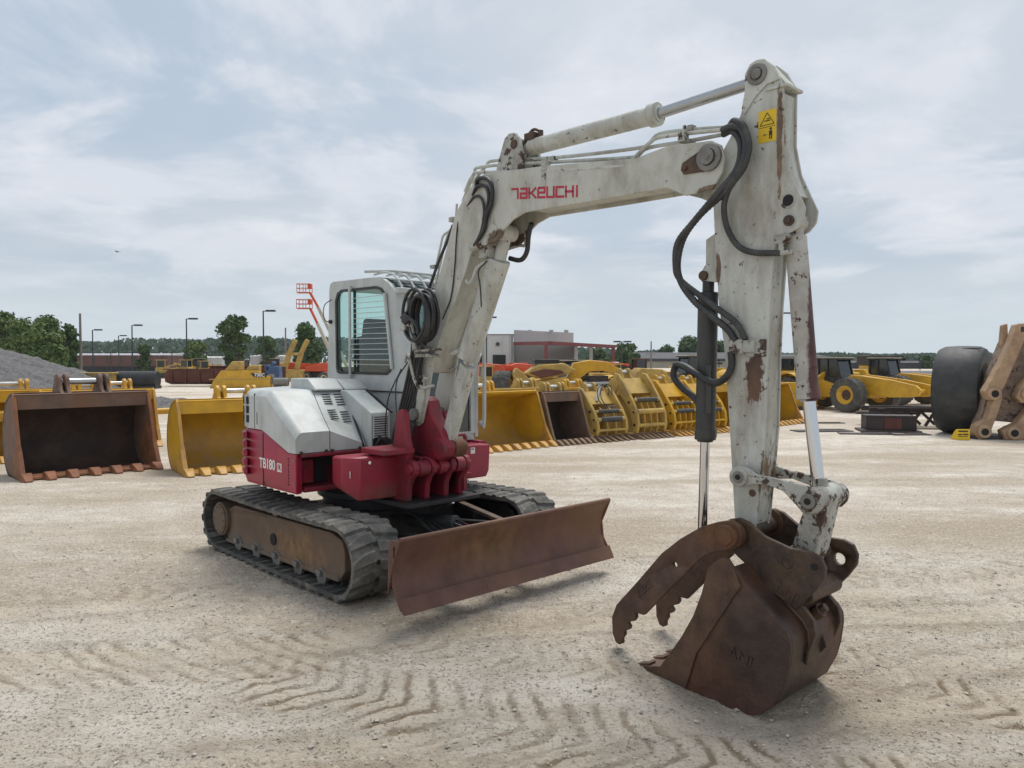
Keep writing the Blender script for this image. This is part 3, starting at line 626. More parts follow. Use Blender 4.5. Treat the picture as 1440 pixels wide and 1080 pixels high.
# hard pipes
b = MB()
b.tube([(1.50, -.115, 3.25), (1.59, -.115, 3.355), (1.71, -.115, 3.37), (2.46, -.13, 3.245), (3.10, -.13, 3.165), (3.17, -.12, 3.17), (3.24, -.11, 3.22), (3.33, -.10, 3.28), (3.40, -.10, 3.30), (3.62, -.10, 3.28), (3.86, -.10, 3.25)], .013, 8, 4)
b.tube([(1.42, -.07, 3.19), (1.56, -.07, 3.38), (1.66, -.07, 3.43), (2.43, -.07, 3.325), (3.14, -.07, 3.225), (3.22, -.07, 3.23), (3.30, -.07, 3.26), (3.6, -.06, 3.245), (3.84, -.06, 3.235)], .013, 8, 4)
b.tube([(1.50, -.03, 3.33), (1.66, -.03, 3.44), (1.78, -.03, 3.465), (2.43, -.03, 3.365), (3.16, -.03, 3.29), (3.27, -.03, 3.30), (3.36, -.03, 3.345), (3.61, -.03, 3.32), (3.86, -.03, 3.28)], .013, 8, 4)
b.tube([(1.38, -.10, 3.17), (1.36, -.10, 3.05), (1.30, -.10, 2.97), (1.20, -.10, 2.93), (1.16, -.10, 2.84), (1.06, -.10, 2.58), (1.0, -.10, 2.46)], .010, 8, 4)
b.tube([(1.36, -.04, 3.14), (1.33, -.04, 3.02), (1.22, -.04, 2.98), (1.16, -.04, 2.90), (1.00, -.04, 2.50)], .010, 8, 4)
b.build('hydraulic_pipe', 'arm', BOOM)
b = MB()
for x, z in ((2.42, 3.30), (3.60, 3.27)):
    b.b2((x - .025, -.15, z - .045), (x + .025, -.02, z - .02)); b.b2((x - .02, -.15, z - .02), (x + .02, -.09, z + .03)); b.cyl((x, -.11, z + .03), (x, -.11, z + .06), .012, n=8); b.b2((x - .02, -.06, z + .04), (x + .02, -.01, z + .075))
b.b2((2.40, -.146, 3.14), (2.44, -.14, 3.24)); b.b2((1.33, -.15, 3.02), (1.38, -.09, 3.06)); b.b2((1.06, -.14, 2.66), (1.12, -.07, 2.69))
b.build('pipe_clamp', 'wornwhite', BOOM, bevel=.003)
# --- arm
AO = [(4.115, 3.605), (4.075, 3.61), (4.035, 3.595), (4.005, 3.555), (3.995, 3.50), (3.998, 3.42), (3.97, 3.32), (3.93, 3.24), (3.86, 3.14), (3.80, 3.03), (3.785, 2.94), (3.80, 2.68), (3.835, 2.22), (3.88, 1.91), (3.92, 1.42), (3.955, .94), (3.98, .84), (4.03, .81), (4.075, .84), (4.10, .95), (4.13, 1.27), (4.15, 1.5), (4.155, 1.91), (4.165, 2.18), (4.185, 2.46), (4.20, 2.53), (4.25, 2.58), (4.32, 2.61), (4.36, 2.655), (4.37, 2.72), (4.33, 2.81), (4.27, 2.94), (4.235, 3.11), (4.235, 3.30), (4.235, 3.42), (4.18, 3.54)]
AC = [(4.10, 3.36), (3.985, 3.32), (3.94, 3.235), (3.87, 3.135), (3.81, 3.03), (3.795, 2.94), (3.81, 2.68), (3.845, 2.22), (3.89, 1.91), (3.93, 1.42), (3.965, .94), (3.99, .86), (4.03, .83), (4.06, .85), (4.09, .95), (4.12, 1.27), (4.14, 1.5), (4.145, 1.91), (4.155, 2.18), (4.17, 2.44), (4.17, 2.78), (4.315, 2.80), (4.26, 2.93), (4.225, 3.10), (4.225, 3.39)]
b = MB(); b.prism(AO, -.085, -.069); b.prism(AO, .069, .085); b.prism(AC, -.07, .07)
ARM = b.build('arm', 'arm', EX, bevel=.003)
b = MB(); b.b2((4.13, -.098, 3.412), (4.262, .098, 3.428)); b.bar((4.10, 0, 3.60), (4.24, 0, 3.43), .13, .012); 
b.build('top_plate', 'arm', ARM, bevel=.002)
b = MB()
for y, s_ in ((-.085, -1), (.085, 1)):
    b.prism([(4.12, 3.60), (4.07, 3.605), (4.03, 3.59), (4.0, 3.54), (4.0, 3.44), (3.98, 3.34), (4.0, 3.31), (4.07, 3.40), (4.14, 3.45), (4.22, 3.46), (4.18, 3.53)], y, y + s_ * .012)
b.build('gusset', 'arm', ARM, bevel=.004)
b = MB(); b.lathe([(.062, 0), (.062, .012), (.036, .014), (.036, 0)], (4.08, -.096, 3.52), (0, -1, 0), 28); b.cyl((4.08, -.09, 3.52), (4.08, -.118, 3.52), .031, n=24); b.build('top_pin', 'steel', ARM, bevel=.003)
b = MB(); b.cyl((4.28, -.085, 2.66), (4.28, -.105, 2.66), .030, n=20); b.cyl((4.28, -.105, 2.66), (4.28, -.112, 2.66), .018, n=6); b.cyl((4.28, .0, 2.66), (4.28, .105, 2.66), .030, n=20); b.build('cylinder_pin', 'darkrust', ARM, bevel=.004)
b = MB(); b.cyl((4.27, -.0865, 2.775), (4.27, -.06, 2.775), .034, n=20); b.build('access_hole', 'vent', ARM)
b = MB(); b.lathe([(.032, 0), (.040, .006), (.048, 0)], (4.27, -.086, 2.775), (0, -1, 0), 24); b.build('hole_rim', 'wornwhite', ARM)
b = MB(); b.cyl((4.07, -.0875, 1.10), (4.07, -.08, 1.10), .022, n=18); b.build('plug', 'darkrust', ARM)
b = MB(); b.prism([(3.72, 2.62), (3.80, 2.66), (3.82, 2.35), (3.70, 2.37), (3.69, 2.43), (3.72, 2.47)], -.05, -.03); b.prism([(3.72, 2.62), (3.80, 2.66), (3.82, 2.35), (3.70, 2.37), (3.69, 2.43), (3.72, 2.47)], .03, .05)
b.build('thumb_cylinder_lug', 'arm', ARM, bevel=.003)
b = MB(); b.cyl((3.71, -.07, 2.40), (3.71, .07, 2.40), .030, n=18); b.build('lug_pin', 'darkrust', ARM, bevel=.003)
b = MB(); b.b2((3.935, -.125, 1.925), (4.09, -.085, 1.995)); b.b2((3.93, -.13, 1.92), (3.96, -.09, 2.0)); b.b2((3.985, -.135, 1.915), (4.02, -.09, 2.0)); b.b2((4.05, -.13, 1.925), (4.08, -.09, 1.995)); b.b2((4.02, -.1, 1.90), (4.15, -.0855, 2.0))
b.build('hose_manifold', 'wornwhite', ARM, bevel=.005)
# sticker with warning signs
b = MB(); b.b2((4.085, -.0875, 3.125), (4.195, -.084, 3.305)); dc = b.build('warning_sticker', 'yellowdecal', ARM)
b = MB(); tri = [V((4.097, -.0882, 3.222)), V((4.183, -.0882, 3.222)), V((4.14, -.0882, 3.290))]
for i in range(3): b.bar(tri[i], tri[(i + 1) % 3], .001, .005, up=(0, 1, 0)) if False else b.tube([tri[i], tri[(i + 1) % 3]], .0022, 4)
b.box((4.14, -.0882, 3.245), (.035, .001, .006)); b.box((4.147, -.0882, 3.255), (.02, .001, .006)); b.b2((4.089, -.088, 3.208), (4.191, -.0876, 3.211))
b.cyl((4.162, -.0882, 3.196), (4.162, -.0878, 3.196), .008, n=12); b.b2((4.152, -.0885, 3.160), (4.172, -.0878, 3.186)); b.b2((4.153, -.0885, 3.138), (4.160, -.0878, 3.16)); b.b2((4.164, -.0885, 3.138), (4.171, -.0878, 3.16))
b.b2((4.118, -.0885, 3.165), (4.142, -.0878, 3.168)); b.prism([(4.118, 3.166), (4.126, 3.174), (4.126, 3.158)], -.0885, -.0878)
b.build('warning_symbol', 'blackdecal', dc, smooth=False)
# --- cylinders
def cylinder(name, p, q, r, m, rod_to, rr, rodm, gland=.02, eye=None, eyer=.06, eyew=.05, parent=EX):
    p, q, t = V(p), V(q), V(rod_to); d = (q - p).normalized()
    b = MB(); b.cyl(p, q, r, n=32); b.cyl(q - d * .055, q + d * .005, r + gland, n=32); b.cyl(q + d * .005, q + d * .018, r * .8, n=32)
    if eye is not None: b.cyl(V(eye) - V((0, eyew, 0)), V(eye) + V((0, eyew, 0)), eyer, n=24); b.cyl(eye, p, eyer * .8, n=20)
    c = b.build(name, m, parent, bevel=.004)
    b = MB(); b.cyl(q, t, rr, n=28); ro = b.build('rod', rodm, c)
    return c
ac = cylinder('arm_cylinder', (2.15, 0, 3.50), (3.32, 0, 3.488), .062, 'arm', (4.02, 0, 3.518), .036, 'dullchrome', .016, (2.07, 0, 3.52), .055, .045)
b = MB(); b.cyl((4.08, -.045, 3.52), (4.08, .045, 3.52), .058, n=24); b.cyl((3.99, 0, 3.517), (4.05, 0, 3.519), .042, n=20); b.build('rod_eye', 'arm', ac, bevel=.003)
b = MB(); b.b2((2.12, -.05, 3.54), (2.22, .05, 3.60)); b.cyl((2.25, 0, 3.54), (2.25, 0, 3.61), .02, n=10); b.tube([(2.25, 0, 3.6), (2.18, -.02, 3.62), (2.10, -.06, 3.50), (2.05, -.08, 3.40)], .012, 8, 5); b.build('cylinder_fitting', 'darkrust', ac, bevel=.003)
M['bcyl'] = mat('cylinder_peeling_paint', (.44, .43, .39), .5, dirt=(.2, .13, .1), damt=.5, ds=4, chips=(.09, .035, .030), cth=.575, cs=16, bump=.12, bs=25, patch=[((.085, .034, .030), (4.405, .03, 1.72), (.090, .090, .95), .8)])
bc = cylinder('bucket_cylinder', (4.275, 0, 2.58), (4.362, 0, 1.665), .060, 'bcyl', (4.43, 0, 1.15), .036, 'chrome', .005, (4.275, 0, 2.66), .055, .05)
b = MB(); b.cyl((4.455, -.06, 1.115), (4.455, .06, 1.115), .06, n=24); b.cyl((4.445, 0, 1.15), (4.435, 0, 1.22), .038, n=20); b.build('rod_eye', 'wornwhite', bc, bevel=.004)
b = MB(); b.box((4.235, -.09, 2.56), (.065, .05, .05)); b.cyl((4.24, -.10, 2.55), (4.24, -.10, 2.47), .016, n=8); b.cyl((4.27, -.12, 2.57), (4.27, -.08, 2.57), .022, n=8); b.cyl((4.30, -.10, 2.485), (4.22, -.10, 2.48), .014, n=8); b.build('hose_fitting', 'wornwhite', bc, bevel=.003)
tcy = cylinder('thumb_cylinder', (3.708, 0, 2.30), (3.695, 0, 1.385), .062, 'charcoal', (3.68, 0, .80), .030, 'chrome', .004, (3.71, 0, 2.40), .045, .028)
b = MB(); b.cyl((3.70, .0, 1.395), (3.70, 0, 1.45), .066, n=28); b.b2((3.745, -.08, 1.55), (3.765, -.05, 1.85)); b.build('cylinder_collar', 'charcoal', tcy, bevel=.003)
# boom lift cylinder (barrel up, rod down behind a plate)
lc = cylinder('boom_cylinder', (1.79, 0, 2.68), (1.40, 0, 1.90), .092, 'arm', (1.22, 0, 1.40), .036, 'dullchrome', .010, (1.87, 0, 2.885), .065, .08)
b = MB(); 
b.loft([[(1.36, -.06, 1.86), (1.45, -.06, 1.80), (1.45, .05, 1.80), (1.36, .05, 1.86)], [(1.06, -.05, 1.12), (1.17, -.05, 1.09), (1.17, .04, 1.09), (1.06, .04, 1.12)]])
b.build('rod_guard', 'arm', lc, bevel=.010)
b = MB(); b.box((1.72, -.06, 2.74), (.12, .10, .10)); b.cyl((1.72, -.10, 2.80), (1.72, -.1, 2.92), .022, n=10); b.cyl((1.60, -.13, 2.78), (1.73, -.13, 2.80), .032, n=12); b.cyl((1.40, -.10, 1.95), (1.33, -.12, 1.93), .022, n=8); b.cyl((1.36, -.09, 1.82), (1.28, -.09, 1.80), .014, n=8)
b.build('cylinder_fitting', 'wornwhite', lc, bevel=.004)
b = MB(); b.tube([(1.52, -.12, 2.53), (1.56, -.13, 2.50), (1.60, -.12, 2.53), (1.63, -.10, 2.62), (1.72, -.09, 2.66)], .013, 8, 5); b.build('hydraulic_pipe', 'arm', lc)
# --- links
def link(prof, holes, y, w, m, name, parent=EX):
    b = MB(); b.prism(prof, y - w / 2, y + w / 2)
    for x, z, r in holes: b.cyl((x, y - w / 2 - .012, z), (x, y + w / 2 + .012, z), r, n=26)
    return b.build(name, m, parent, bevel=.005)
LP = [(4.03, 1.265), (4.09, 1.25), (4.15, 1.225), (4.25, 1.215), (4.34, 1.205), (4.42, 1.195), (4.49, 1.18), (4.52, 1.14), (4.52, 1.08), (4.49, 1.045), (4.42, 1.04), (4.37, 1.09), (4.30, 1.15), (4.20, 1.175), (4.12, 1.165), (4.06, 1.14), (4.0, 1.14), (3.97, 1.19), (3.985, 1.24)]
for y in (-.155, .155): link(LP, [(4.03, 1.20, .058), (4.455, 1.115, .07)], y, .03, 'wornwhite', 'guide_link')
b = MB(); b.cyl((4.03, -.185, 1.20), (4.03, .185, 1.20), .036, n=24); b.cyl((4.455, -.195, 1.115), (4.455, .20, 1.115), .042, n=24); LPN = b.build('link_pin', 'steel', EX, bevel=.004)
b = MB(); b.cyl((4.03, -.1855, 1.20), (4.03, -.19, 1.20), .016, n=12); b.cyl((4.455, -.196, 1.115), (4.455, -.201, 1.115), .018, n=12); b.build('pin_bore', 'vent', LPN)
b = MB(); b.cyl((4.455, -.13, 1.115), (4.455, .13, 1.115), .068, n=28)
b.prism([(4.40, 1.10), (4.52, 1.12), (4.49, .98), (4.45, .80), (4.31, .80), (4.35, .95)], -.09, .09); b.prism([(4.30, .83), (4.46, .83), (4.42, .74), (4.34, .74)], -.085, .085)
b.build('bucket_link', 'wornwhite', EX, bevel=.010)
# --- coupler
CP = [(3.97, .92), (4.0, .955), (4.06, .97), (4.12, .955), (4.22, .89), (4.37, .85), (4.49, .85), (4.545, .83), (4.57, .775), (4.565, .72), (4.52, .65), (4.47, .59), (4.41, .52), (4.25, .59), (4.17, .66), (4.09, .72), (4.03, .76), (3.97, .83)]
b = MB()
for y in (-.22, .19): b.prism(CP, y, y + .03)
b.b2((4.15, -.19, .62), (4.42, .19, .66)); b.prism([(4.02, .80), (4.1, .74), (4.1, .70), (4.0, .76)], -.19, .19); b.cyl((4.43, -.19, .60), (4.43, .19, .60), .06, n=20)
CPL = b.build('coupler', 'darkrust', EX, bevel=.006)
b = MB(); b.cyl((4.04, -.32, .875), (4.04, .30, .875), .055, n=28); b.cyl((4.36, -.225, .77), (4.36, .23, .77), .034, n=24); b.cyl((4.40, -.15, .79), (4.40, .15, .79), .04); b.build('coupler_pin', 'darkrust', CPL, bevel=.005)
b = MB()
for s_ in (-1, 1): b.cyl((4.51, s_ * .2185, .775), (4.51, s_ * .223, .775), .020, n=18)
b.build('pin_bore', 'vent', CPL)
b = MB(); b.lathe([(.036, 0), (.062, 0), (.062, .010), (.036, .010)], (4.465, .222, .735), (0, 1, 0), 24); b.build('far_boss', 'darkrust', CPL, bevel=.004); punch(CPL, (4.465, .1, .735), (4.465, .3, .735), .036)
text('lettering', 'AMI', .075, basis((4.355, -.2215, .60), (.86, 0, -.34), (.34, 0, .86)), 'darkrust', CPL, .004, .0, 1.2)
# --- thumb
TP = [(4.06, .97), (3.97, .945), (3.86, .90), (3.71, .80), (3.58, .69), (3.40, .48), (3.23, .29), (3.195, .20), (3.20, .10), (3.225, .045), (3.255, .035), (3.282, .05), (3.280, .08), (3.30, .11), (3.298, .135), (3.335, .155), (3.345, .175), (3.325, .20), (3.375, .22), (3.392, .245), (3.385, .275), (3.45, .275), (3.52, .35), (3.66, .50), (3.80, .65), (3.88, .73), (3.96, .77), (4.06, .80), (4.11, .83), (4.125, .89), (4.11, .94)]
hole_c = (3.68, .64)
for i, y in enumerate((-.285, .195)):
    b = MB(); b.frame([(x, z) for x, z in TP], arc2(hole_c[0], hole_c[1], .017, 0, 345, 23), y - .014, y + .014, n=90) if False else b.prism(TP, y - .015, y + .015)
    t = b.build('thumb_plate', 'rust' if i else 'rust', EX, bevel=.005)
    if i == 0:
        TH = t
        punch(t, (3.68, -.4, .64), (3.68, -.2, .64), .018)
        text('lettering', 'AMI', .075, basis((3.455, -.301, .445), (.70, 0, .71), (-.71, 0, .70)), 'rust', t, .004, .0, 1.2)
        b = MB(); b.bar((3.425, -.301, .395), (3.51, -.301, .485), .006, .012, up=(0, 0, 1)); b.build('lettering_underline', 'rust', t)
        b = MB(); b.cyl((4.04, -.335, .875), (4.04, -.298, .875), .066, n=30); b.cyl((4.04, -.345, .875), (4.04, -.333, .875), .052, n=6); b.build('thumb_pin', 'orangerust', t, bevel=.004)
b = MB(); b.cyl((3.70, -.27, .76), (3.70, .18, .76), .025, n=16); b.cyl((4.04, -.27, .875), (4.04, -.225, .875), .075, n=24); b.build('thumb_brace', 'rust', EX, bevel=.004)
# --- bucket: side profile of the shell, open towards the thumb
BK = [(3.60, -.030), (3.72, -.046), (3.838, -.058), (4.0, -.072), (4.141, -.082), (4.22, -.076), (4.294, -.049), (4.367, .022), (4.425, .143), (4.448, .229), (4.464, .357), (4.458, .41), (4.432, .45), (4.361, .512), (4.262, .592), (4.185, .657), (4.12, .73)]
def offs(P, d):
    o = []
    for i, p in enumerate(P):
        a, c = P[max(i - 1, 0)], P[min(i + 1, len(P) - 1)]; tx, tz = c[0] - a[0], c[1] - a[1]; l = math.hypot(tx, tz); o.append((p[0] - tz / l * d, p[1] + tx / l * d))
    return o
b = MB(); b.prism(BK + offs(BK, .025)[::-1], -.36, .26); 
BKT = b.build('bucket', 'bucket', EX, bevel=.004, ang=30)
SP = [(4.09, .765), (4.05, .765), (4.02, .742), (3.975, .697), (3.935, .542), (3.88, .394), (3.80, .255), (3.737, .157), (3.68, .07), (3.62, .0)] + BK[1:-1] + [(4.13, .72)]
for y in (-.38, .26): b = MB(); b.prism(SP, y, y + .02); b.build('side_plate', 'bucket', BKT, bevel=.004)
b = MB()
WP = [(4.106, .762), (4.06, .772), (4.028, .752), (3.968, .697), (3.926, .542), (3.87, .394), (3.79, .25), (3.728, .157), (3.64, .03), (3.53, .0), (3.56, -.03), (3.823, -.05), (3.893, .176), (4.03, .40), (4.173, .631), (4.12, .74)]
b.prism(WP, -.392, -.38); b.prism(WP, .28, .292); b.build('side_cutter', 'rust', BKT, bevel=.004)
b = MB(); b.prism([(3.48, -.01), (3.58, .01), (3.72, -.015), (3.74, -.05), (3.58, -.045)], -.38, .28); b.build('cutting_edge', 'rust', BKT, bevel=.003)
for k in range(5):
    y = -.34 + k * .145; b = MB(); b.loft([[(3.55, y - .035, -.03), (3.55, y + .035, -.03), (3.55, y + .035, .02), (3.55, y - .035, .02)], [(3.42, y - .025, -.03), (3.42, y + .025, -.03), (3.42, y + .025, -.022), (3.42, y - .025, -.022)]]); b.build('tooth', 'rust', BKT, bevel=.004)
text('lettering', 'AMI', .08, basis((4.17, -.3815, .235), (.97, 0, -.2), (.2, 0, .97)), 'bucket', BKT, .005, .0, 1.15)
for y in (-.19, .12):
    b = MB(); b.prism([(4.22, .62), (4.31, .655), (4.40, .62), (4.44, .54), (4.50, .48), (4.515, .40), (4.48, .30), (4.45, .28), (4.45, .36), (4.36, .51)], y - .015, y + .015); b.build('bucket_ear', 'darkrust', BKT, bevel=.004)
b = MB()
b.prism([(-.33, .20), (-.33, .44), (-.27, .56), (-.20, .60), (-.14, .52), (-.14, .20)], 4.40, 4.52, 'yz') if False else None
PL = BK[9:15]; b.prism(offs(PL, -.004) + offs(PL, -.022)[::-1], -.21, .14)
b.build('back_plate', 'bucket', BKT, bevel=.006)
b = MB(); b.cyl((4.43, -.05, .46), (4.50, -.05, .52), .026, n=6); b.cyl((4.43, -.05, .46), (4.475, -.05, .498), .04, n=20); b.prism([(4.475, .40), (4.51, .30), (4.46, .24)], -.06, -.04); b.build('bucket_bolt', 'darkrust', BKT, bevel=.003)
# --- hoses
def hose(pts, r, m='hosegrey', ribs=False, name='hose', k=8):
    b = MB(); b.tube(pts, (lambda i, n: r * (1.0 + (.12 if i % 2 else -.02))) if ribs else r, 10, k); return b.build(name, m, EX, ang=60)
hose([(3.86, -.10, 3.25), (3.95, -.13, 3.245), (4.02, -.15, 3.20), (4.05, -.16, 3.10), (4.02, -.17, 2.98), (3.92, -.18, 2.86), (3.76, -.18, 2.75), (3.64, -.17, 2.63), (3.59, -.16, 2.48), (3.61, -.15, 2.36), (3.70, -.14, 2.24), (3.82, -.13, 2.14), (3.92, -.12, 2.06), (3.965, -.11, 1.99)], .020, ribs=True, k=14)
hose([(3.84, -.06, 3.235), (3.92, -.10, 3.23), (3.985, -.13, 3.17), (4.01, -.15, 3.08), (3.98, -.16, 2.97), (3.88, -.21, 2.84), (3.74, -.20, 2.72), (3.61, -.19, 2.60), (3.575, -.16, 2.46), (3.60, -.15, 2.38), (3.72, -.13, 2.28), (3.85, -.13, 2.19), (3.97, -.12, 2.10), (4.03, -.11, 2.0)], .018, ribs=True, k=14)
hose([(3.86, -.03, 3.28), (3.95, -.12, 3.28), (4.035, -.16, 3.22), (4.075, -.17, 3.10), (4.04, -.17, 2.98), (3.95, -.17, 2.88), (3.905, -.15, 2.78), (3.915, -.13, 2.66), (3.98, -.12, 2.55), (4.08, -.115, 2.50), (4.24, -.105, 2.482)], .017, ribs=True, k=14)
hose([(3.935, -.11, 1.93), (3.94, -.11, 1.84), (3.90, -.12, 1.77), (3.82, -.11, 1.74), (3.70, -.10, 1.79), (3.58, -.07, 1.84), (3.50, -.04, 1.84), (3.48, -.03, 1.77), (3.54, -.02, 1.70), (3.62, -.01, 1.64), (3.67, -.01, 1.56), (3.67, -.01, 1.47)], .021, 'hose', ribs=True, k=10)
hose([(1.66, -.13, 3.24), (1.72, -.17, 3.30), (1.83, -.18, 3.29), (1.90, -.18, 3.22), (1.885, -.17, 3.10), (1.82, -.165, 3.0), (1.78, -.16, 2.90), (1.66, -.15, 2.79)], .017, 'hose')
hose([(1.62, -.13, 3.20), (1.70, -.16, 3.25), (1.80, -.165, 3.24), (1.85, -.17, 3.17), (1.83, -.16, 3.08), (1.78, -.16, 2.98)], .015, 'hose')
hose([(1.55, -.13, 3.12), (1.66, -.15, 3.18), (1.75, -.155, 3.15), (1.78, -.155, 3.05), (1.75, -.15, 2.92), (1.70, -.15, 2.84)], .011, 'hosegrey')
hose([(1.44, -.12, 3.10), (1.435, -.15, 2.9), (1.41, -.15, 2.65), (1.36, -.15, 2.40), (1.26, -.16, 2.22)], .006, 'hose')
hose([(1.34, -.11, 3.0), (1.28, -.13, 2.86), (1.18, -.14, 2.70), (1.06, -.15, 2.48), (1.0, -.16, 2.35)], .013, 'hose')
hose([(1.73, -.14, 2.30), (1.75, -.17, 2.46), (1.73, -.17, 2.58), (1.80, -.14, 2.66)], .006, 'hose')
hose([(1.80, .10, 2.70), (1.90, .13, 2.68), (1.96, .14, 2.74), (1.99, .13, 2.86), (2.05, .10, 2.95)], .020, 'hose')
hose([(1.77, .05, 2.76), (1.86, .15, 2.80), (1.93, .15, 2.80), (1.97, .12, 2.90)], .013, 'wornwhite')
# coil of spare hose on its bracket
b = MB()
for k in range(12):
    a = V((1.13 + .03 * math.sin(k * 2.1), -.22 - .011 * k, 2.235 + .02 * math.cos(k * 1.7))); rx, rz = .140 + .018 * math.sin(k * 3), .195 + .022 * math.cos(k * 2.3)
    n = 30; loops = []
    for i in range(n):
        t = 2 * math.pi * i / n; c = a + V((rx * math.cos(t), 0, rz * math.sin(t))); o = V((math.cos(t), 0, math.sin(t)))
        loops.append([c + (o * math.cos(2 * math.pi * j / 8) + V((0, 1, 0)) * math.sin(2 * math.pi * j / 8)) * .014 for j in range(8)])
    b.loft(loops, ring=True, caps=False)
for k in range(4): b.tube([(.93 + .02 * k, -.34, 2.24 + .015 * k), (1.0, -.36, 2.25 - .02 * k), (1.08, -.36, 2.22), (1.14, -.34, 2.16), (1.16, -.30, 2.0 + .02 * k)], .016, 8, 6)
b.build('hose_coil', 'hose', EX, ang=60)
b = MB(); b.bar((1.02, -.32, 2.22), (1.10, -.33, 1.96), .02, .05); b.bar((1.10, -.33, 1.95), (1.26, -.15, 1.97), .05, .02); b.box((.95, -.33, 2.16), (.07, .05, .07)); b.bar((1.06, -.33, 2.17), (.93, -.33, 2.19), .02, .03); b.b2((1.05, -.3, 1.90), (1.20, -.14, 1.93)); b.b2((1.05, -.3, 1.93), (1.07, -.14, 2.0))
b.build('coil_bracket', 'wornwhite', EX, bevel=.004)
b = MB(); b.tube([(.78, -.20, 1.86), (.84, -.22, 1.92), (.90, -.24, 1.90), (.94, -.24, 1.78), (1.0, -.22, 1.64), (1.15, -.17, 1.66)], .014, 8, 2); b.tube([(.86, -.20, 1.88), (.98, -.2, 1.74), (1.08, -.17, 1.72)], .012, 8, 2); b.build('hose_guide', 'wornwhite', EX)
for k in range(9):
    x = .80 + .035 * k; y = -.30 + .03 * (k % 3)
    hose([(.96 + .012 * k, -.25 + .01 * k, 2.06), (.90 + .01 * k, -.22 + .015 * (k % 4), 1.9 - .02 * k), (.80 + .022 * k, -.22 + .012 * k, 1.62), (.72 + .02 * k, -.24 + .01 * k, 1.36), (.66 + .03 * k, -.25, 1.15), (.72 + .02 * k, -.2, 1.05)], .013, 'hose', k=5)
hose([(.82, -.20, 1.86), (.80, -.30, 1.7), (.78, -.30, 1.5), (.80, -.28, 1.2)], .006, 'hosegrey')
hose([(.78, -.24, 1.8), (.70, -.32, 1.55), (.62, -.30, 1.3), (.60, -.28, 1.15)], .006, 'hose')
# ------------------------------------------------------------------ the yard
def sx(px, d): return (px - 720) / 1088 * d          # where a photo column lies at distance d
def sz(py, d): return 1.885 - (py - 505) / 1088 * d   # and how high a photo row is there
M['yel'] = mat('yellow_paint', (.60, .335, .016), .45, dirt=(.28, .16, .04), damt=.45, ds=2, var=.1, chips=(.13, .09, .06), cth=.71, cs=7, bump=.08, bs=18, zdirt=((.30, .20, .08), .02, .22))
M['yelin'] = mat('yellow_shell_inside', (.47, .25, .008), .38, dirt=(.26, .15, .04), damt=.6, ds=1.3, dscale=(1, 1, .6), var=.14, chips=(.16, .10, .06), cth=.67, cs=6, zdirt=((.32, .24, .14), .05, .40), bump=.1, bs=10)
M['yeltan'] = mat('dusty_yellow_paint', (.47, .31, .075), .65, dirt=(.24, .16, .07), damt=.7, ds=3, var=.15, chips=(.12, .08, .05), cth=.66, cs=7, bump=.15, bs=20)
M['edge'] = mat('yellow_worn_edge', (.50, .27, .05), .55, dirt=(.22, .13, .07), damt=.6, ds=5, bump=.15)
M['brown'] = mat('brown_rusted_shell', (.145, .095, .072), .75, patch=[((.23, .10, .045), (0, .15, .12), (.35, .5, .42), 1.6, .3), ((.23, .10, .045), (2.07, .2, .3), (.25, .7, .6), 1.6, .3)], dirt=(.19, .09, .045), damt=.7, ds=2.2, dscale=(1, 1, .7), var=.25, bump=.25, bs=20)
M['brownin'] = mat('rusted_shell_inside_painted_shade', (.034, .020, .016), .7, dirt=(.10, .055, .035), damt=.6, ds=2, var=.25, bump=.2, bs=14)  # near-black base: shade inside the bucket is darkened into the colour
M['brownor'] = mat('orange_rusted_edge', (.25, .10, .045), .75, dirt=(.13, .06, .04), damt=.7, ds=4, var=.2, bump=.3, bs=30)
M['toothbrown'] = mat('brown_tooth', (.17, .105, .065), .7, dirt=(.26, .17, .08), damt=.6, ds=6, bump=.25)
M['silver'] = mat('silver_pin', (.60, .60, .58), .35, .6, var=.08, dirt=(.2, .17, .14), damt=.4, ds=9)
M['tyre'] = mat('tyre_rubber', (.060, .058, .053), .85, dirt=(.15, .135, .11), damt=.8, ds=4, var=.2, bump=.25, bs=25, zdirt=((.17, .15, .12), .0, .35))
M['slick'] = mat('smooth_black_tyre', (.030, .032, .034), .62, dirt=(.075, .075, .07), damt=.6, ds=2, dscale=(1, 1, 2), var=.25, bump=.12, bs=12)
M['tan'] = mat('tan_casting', (.40, .27, .165), .72, dirt=(.24, .14, .09), damt=.75, ds=3, var=.15, chips=(.13, .08, .06), cth=.66, cs=5, bump=.3, bs=22)
M['spot'] = mat('spotted_casting', (.27, .20, .15), .75, dirt=(.12, .09, .08), damt=.8, ds=7, var=.2, chips=(.08, .055, .05), cth=.56, cs=6, bump=.5, bs=14)
M['orange'] = mat('orange_paint', (.62, .085, .025), .45, dirt=(.30, .07, .04), damt=.4, ds=2, var=.12)
M['maroon'] = mat('maroon_paint', (.105, .028, .02), .55, dirt=(.15, .07, .045), damt=.6, ds=1.2, var=.2)
M['grating'] = mat('dark_steel_scrap', (.032, .026, .026), .6, dirt=(.08, .04, .035), damt=.7, ds=3, bump=.2)
M['blue'] = mat('blue_paint', (.05, .10, .22), .5)
M['cream'] = mat('cream_paint', (.50, .46, .36), .6, dirt=(.3, .25, .18), damt=.4)

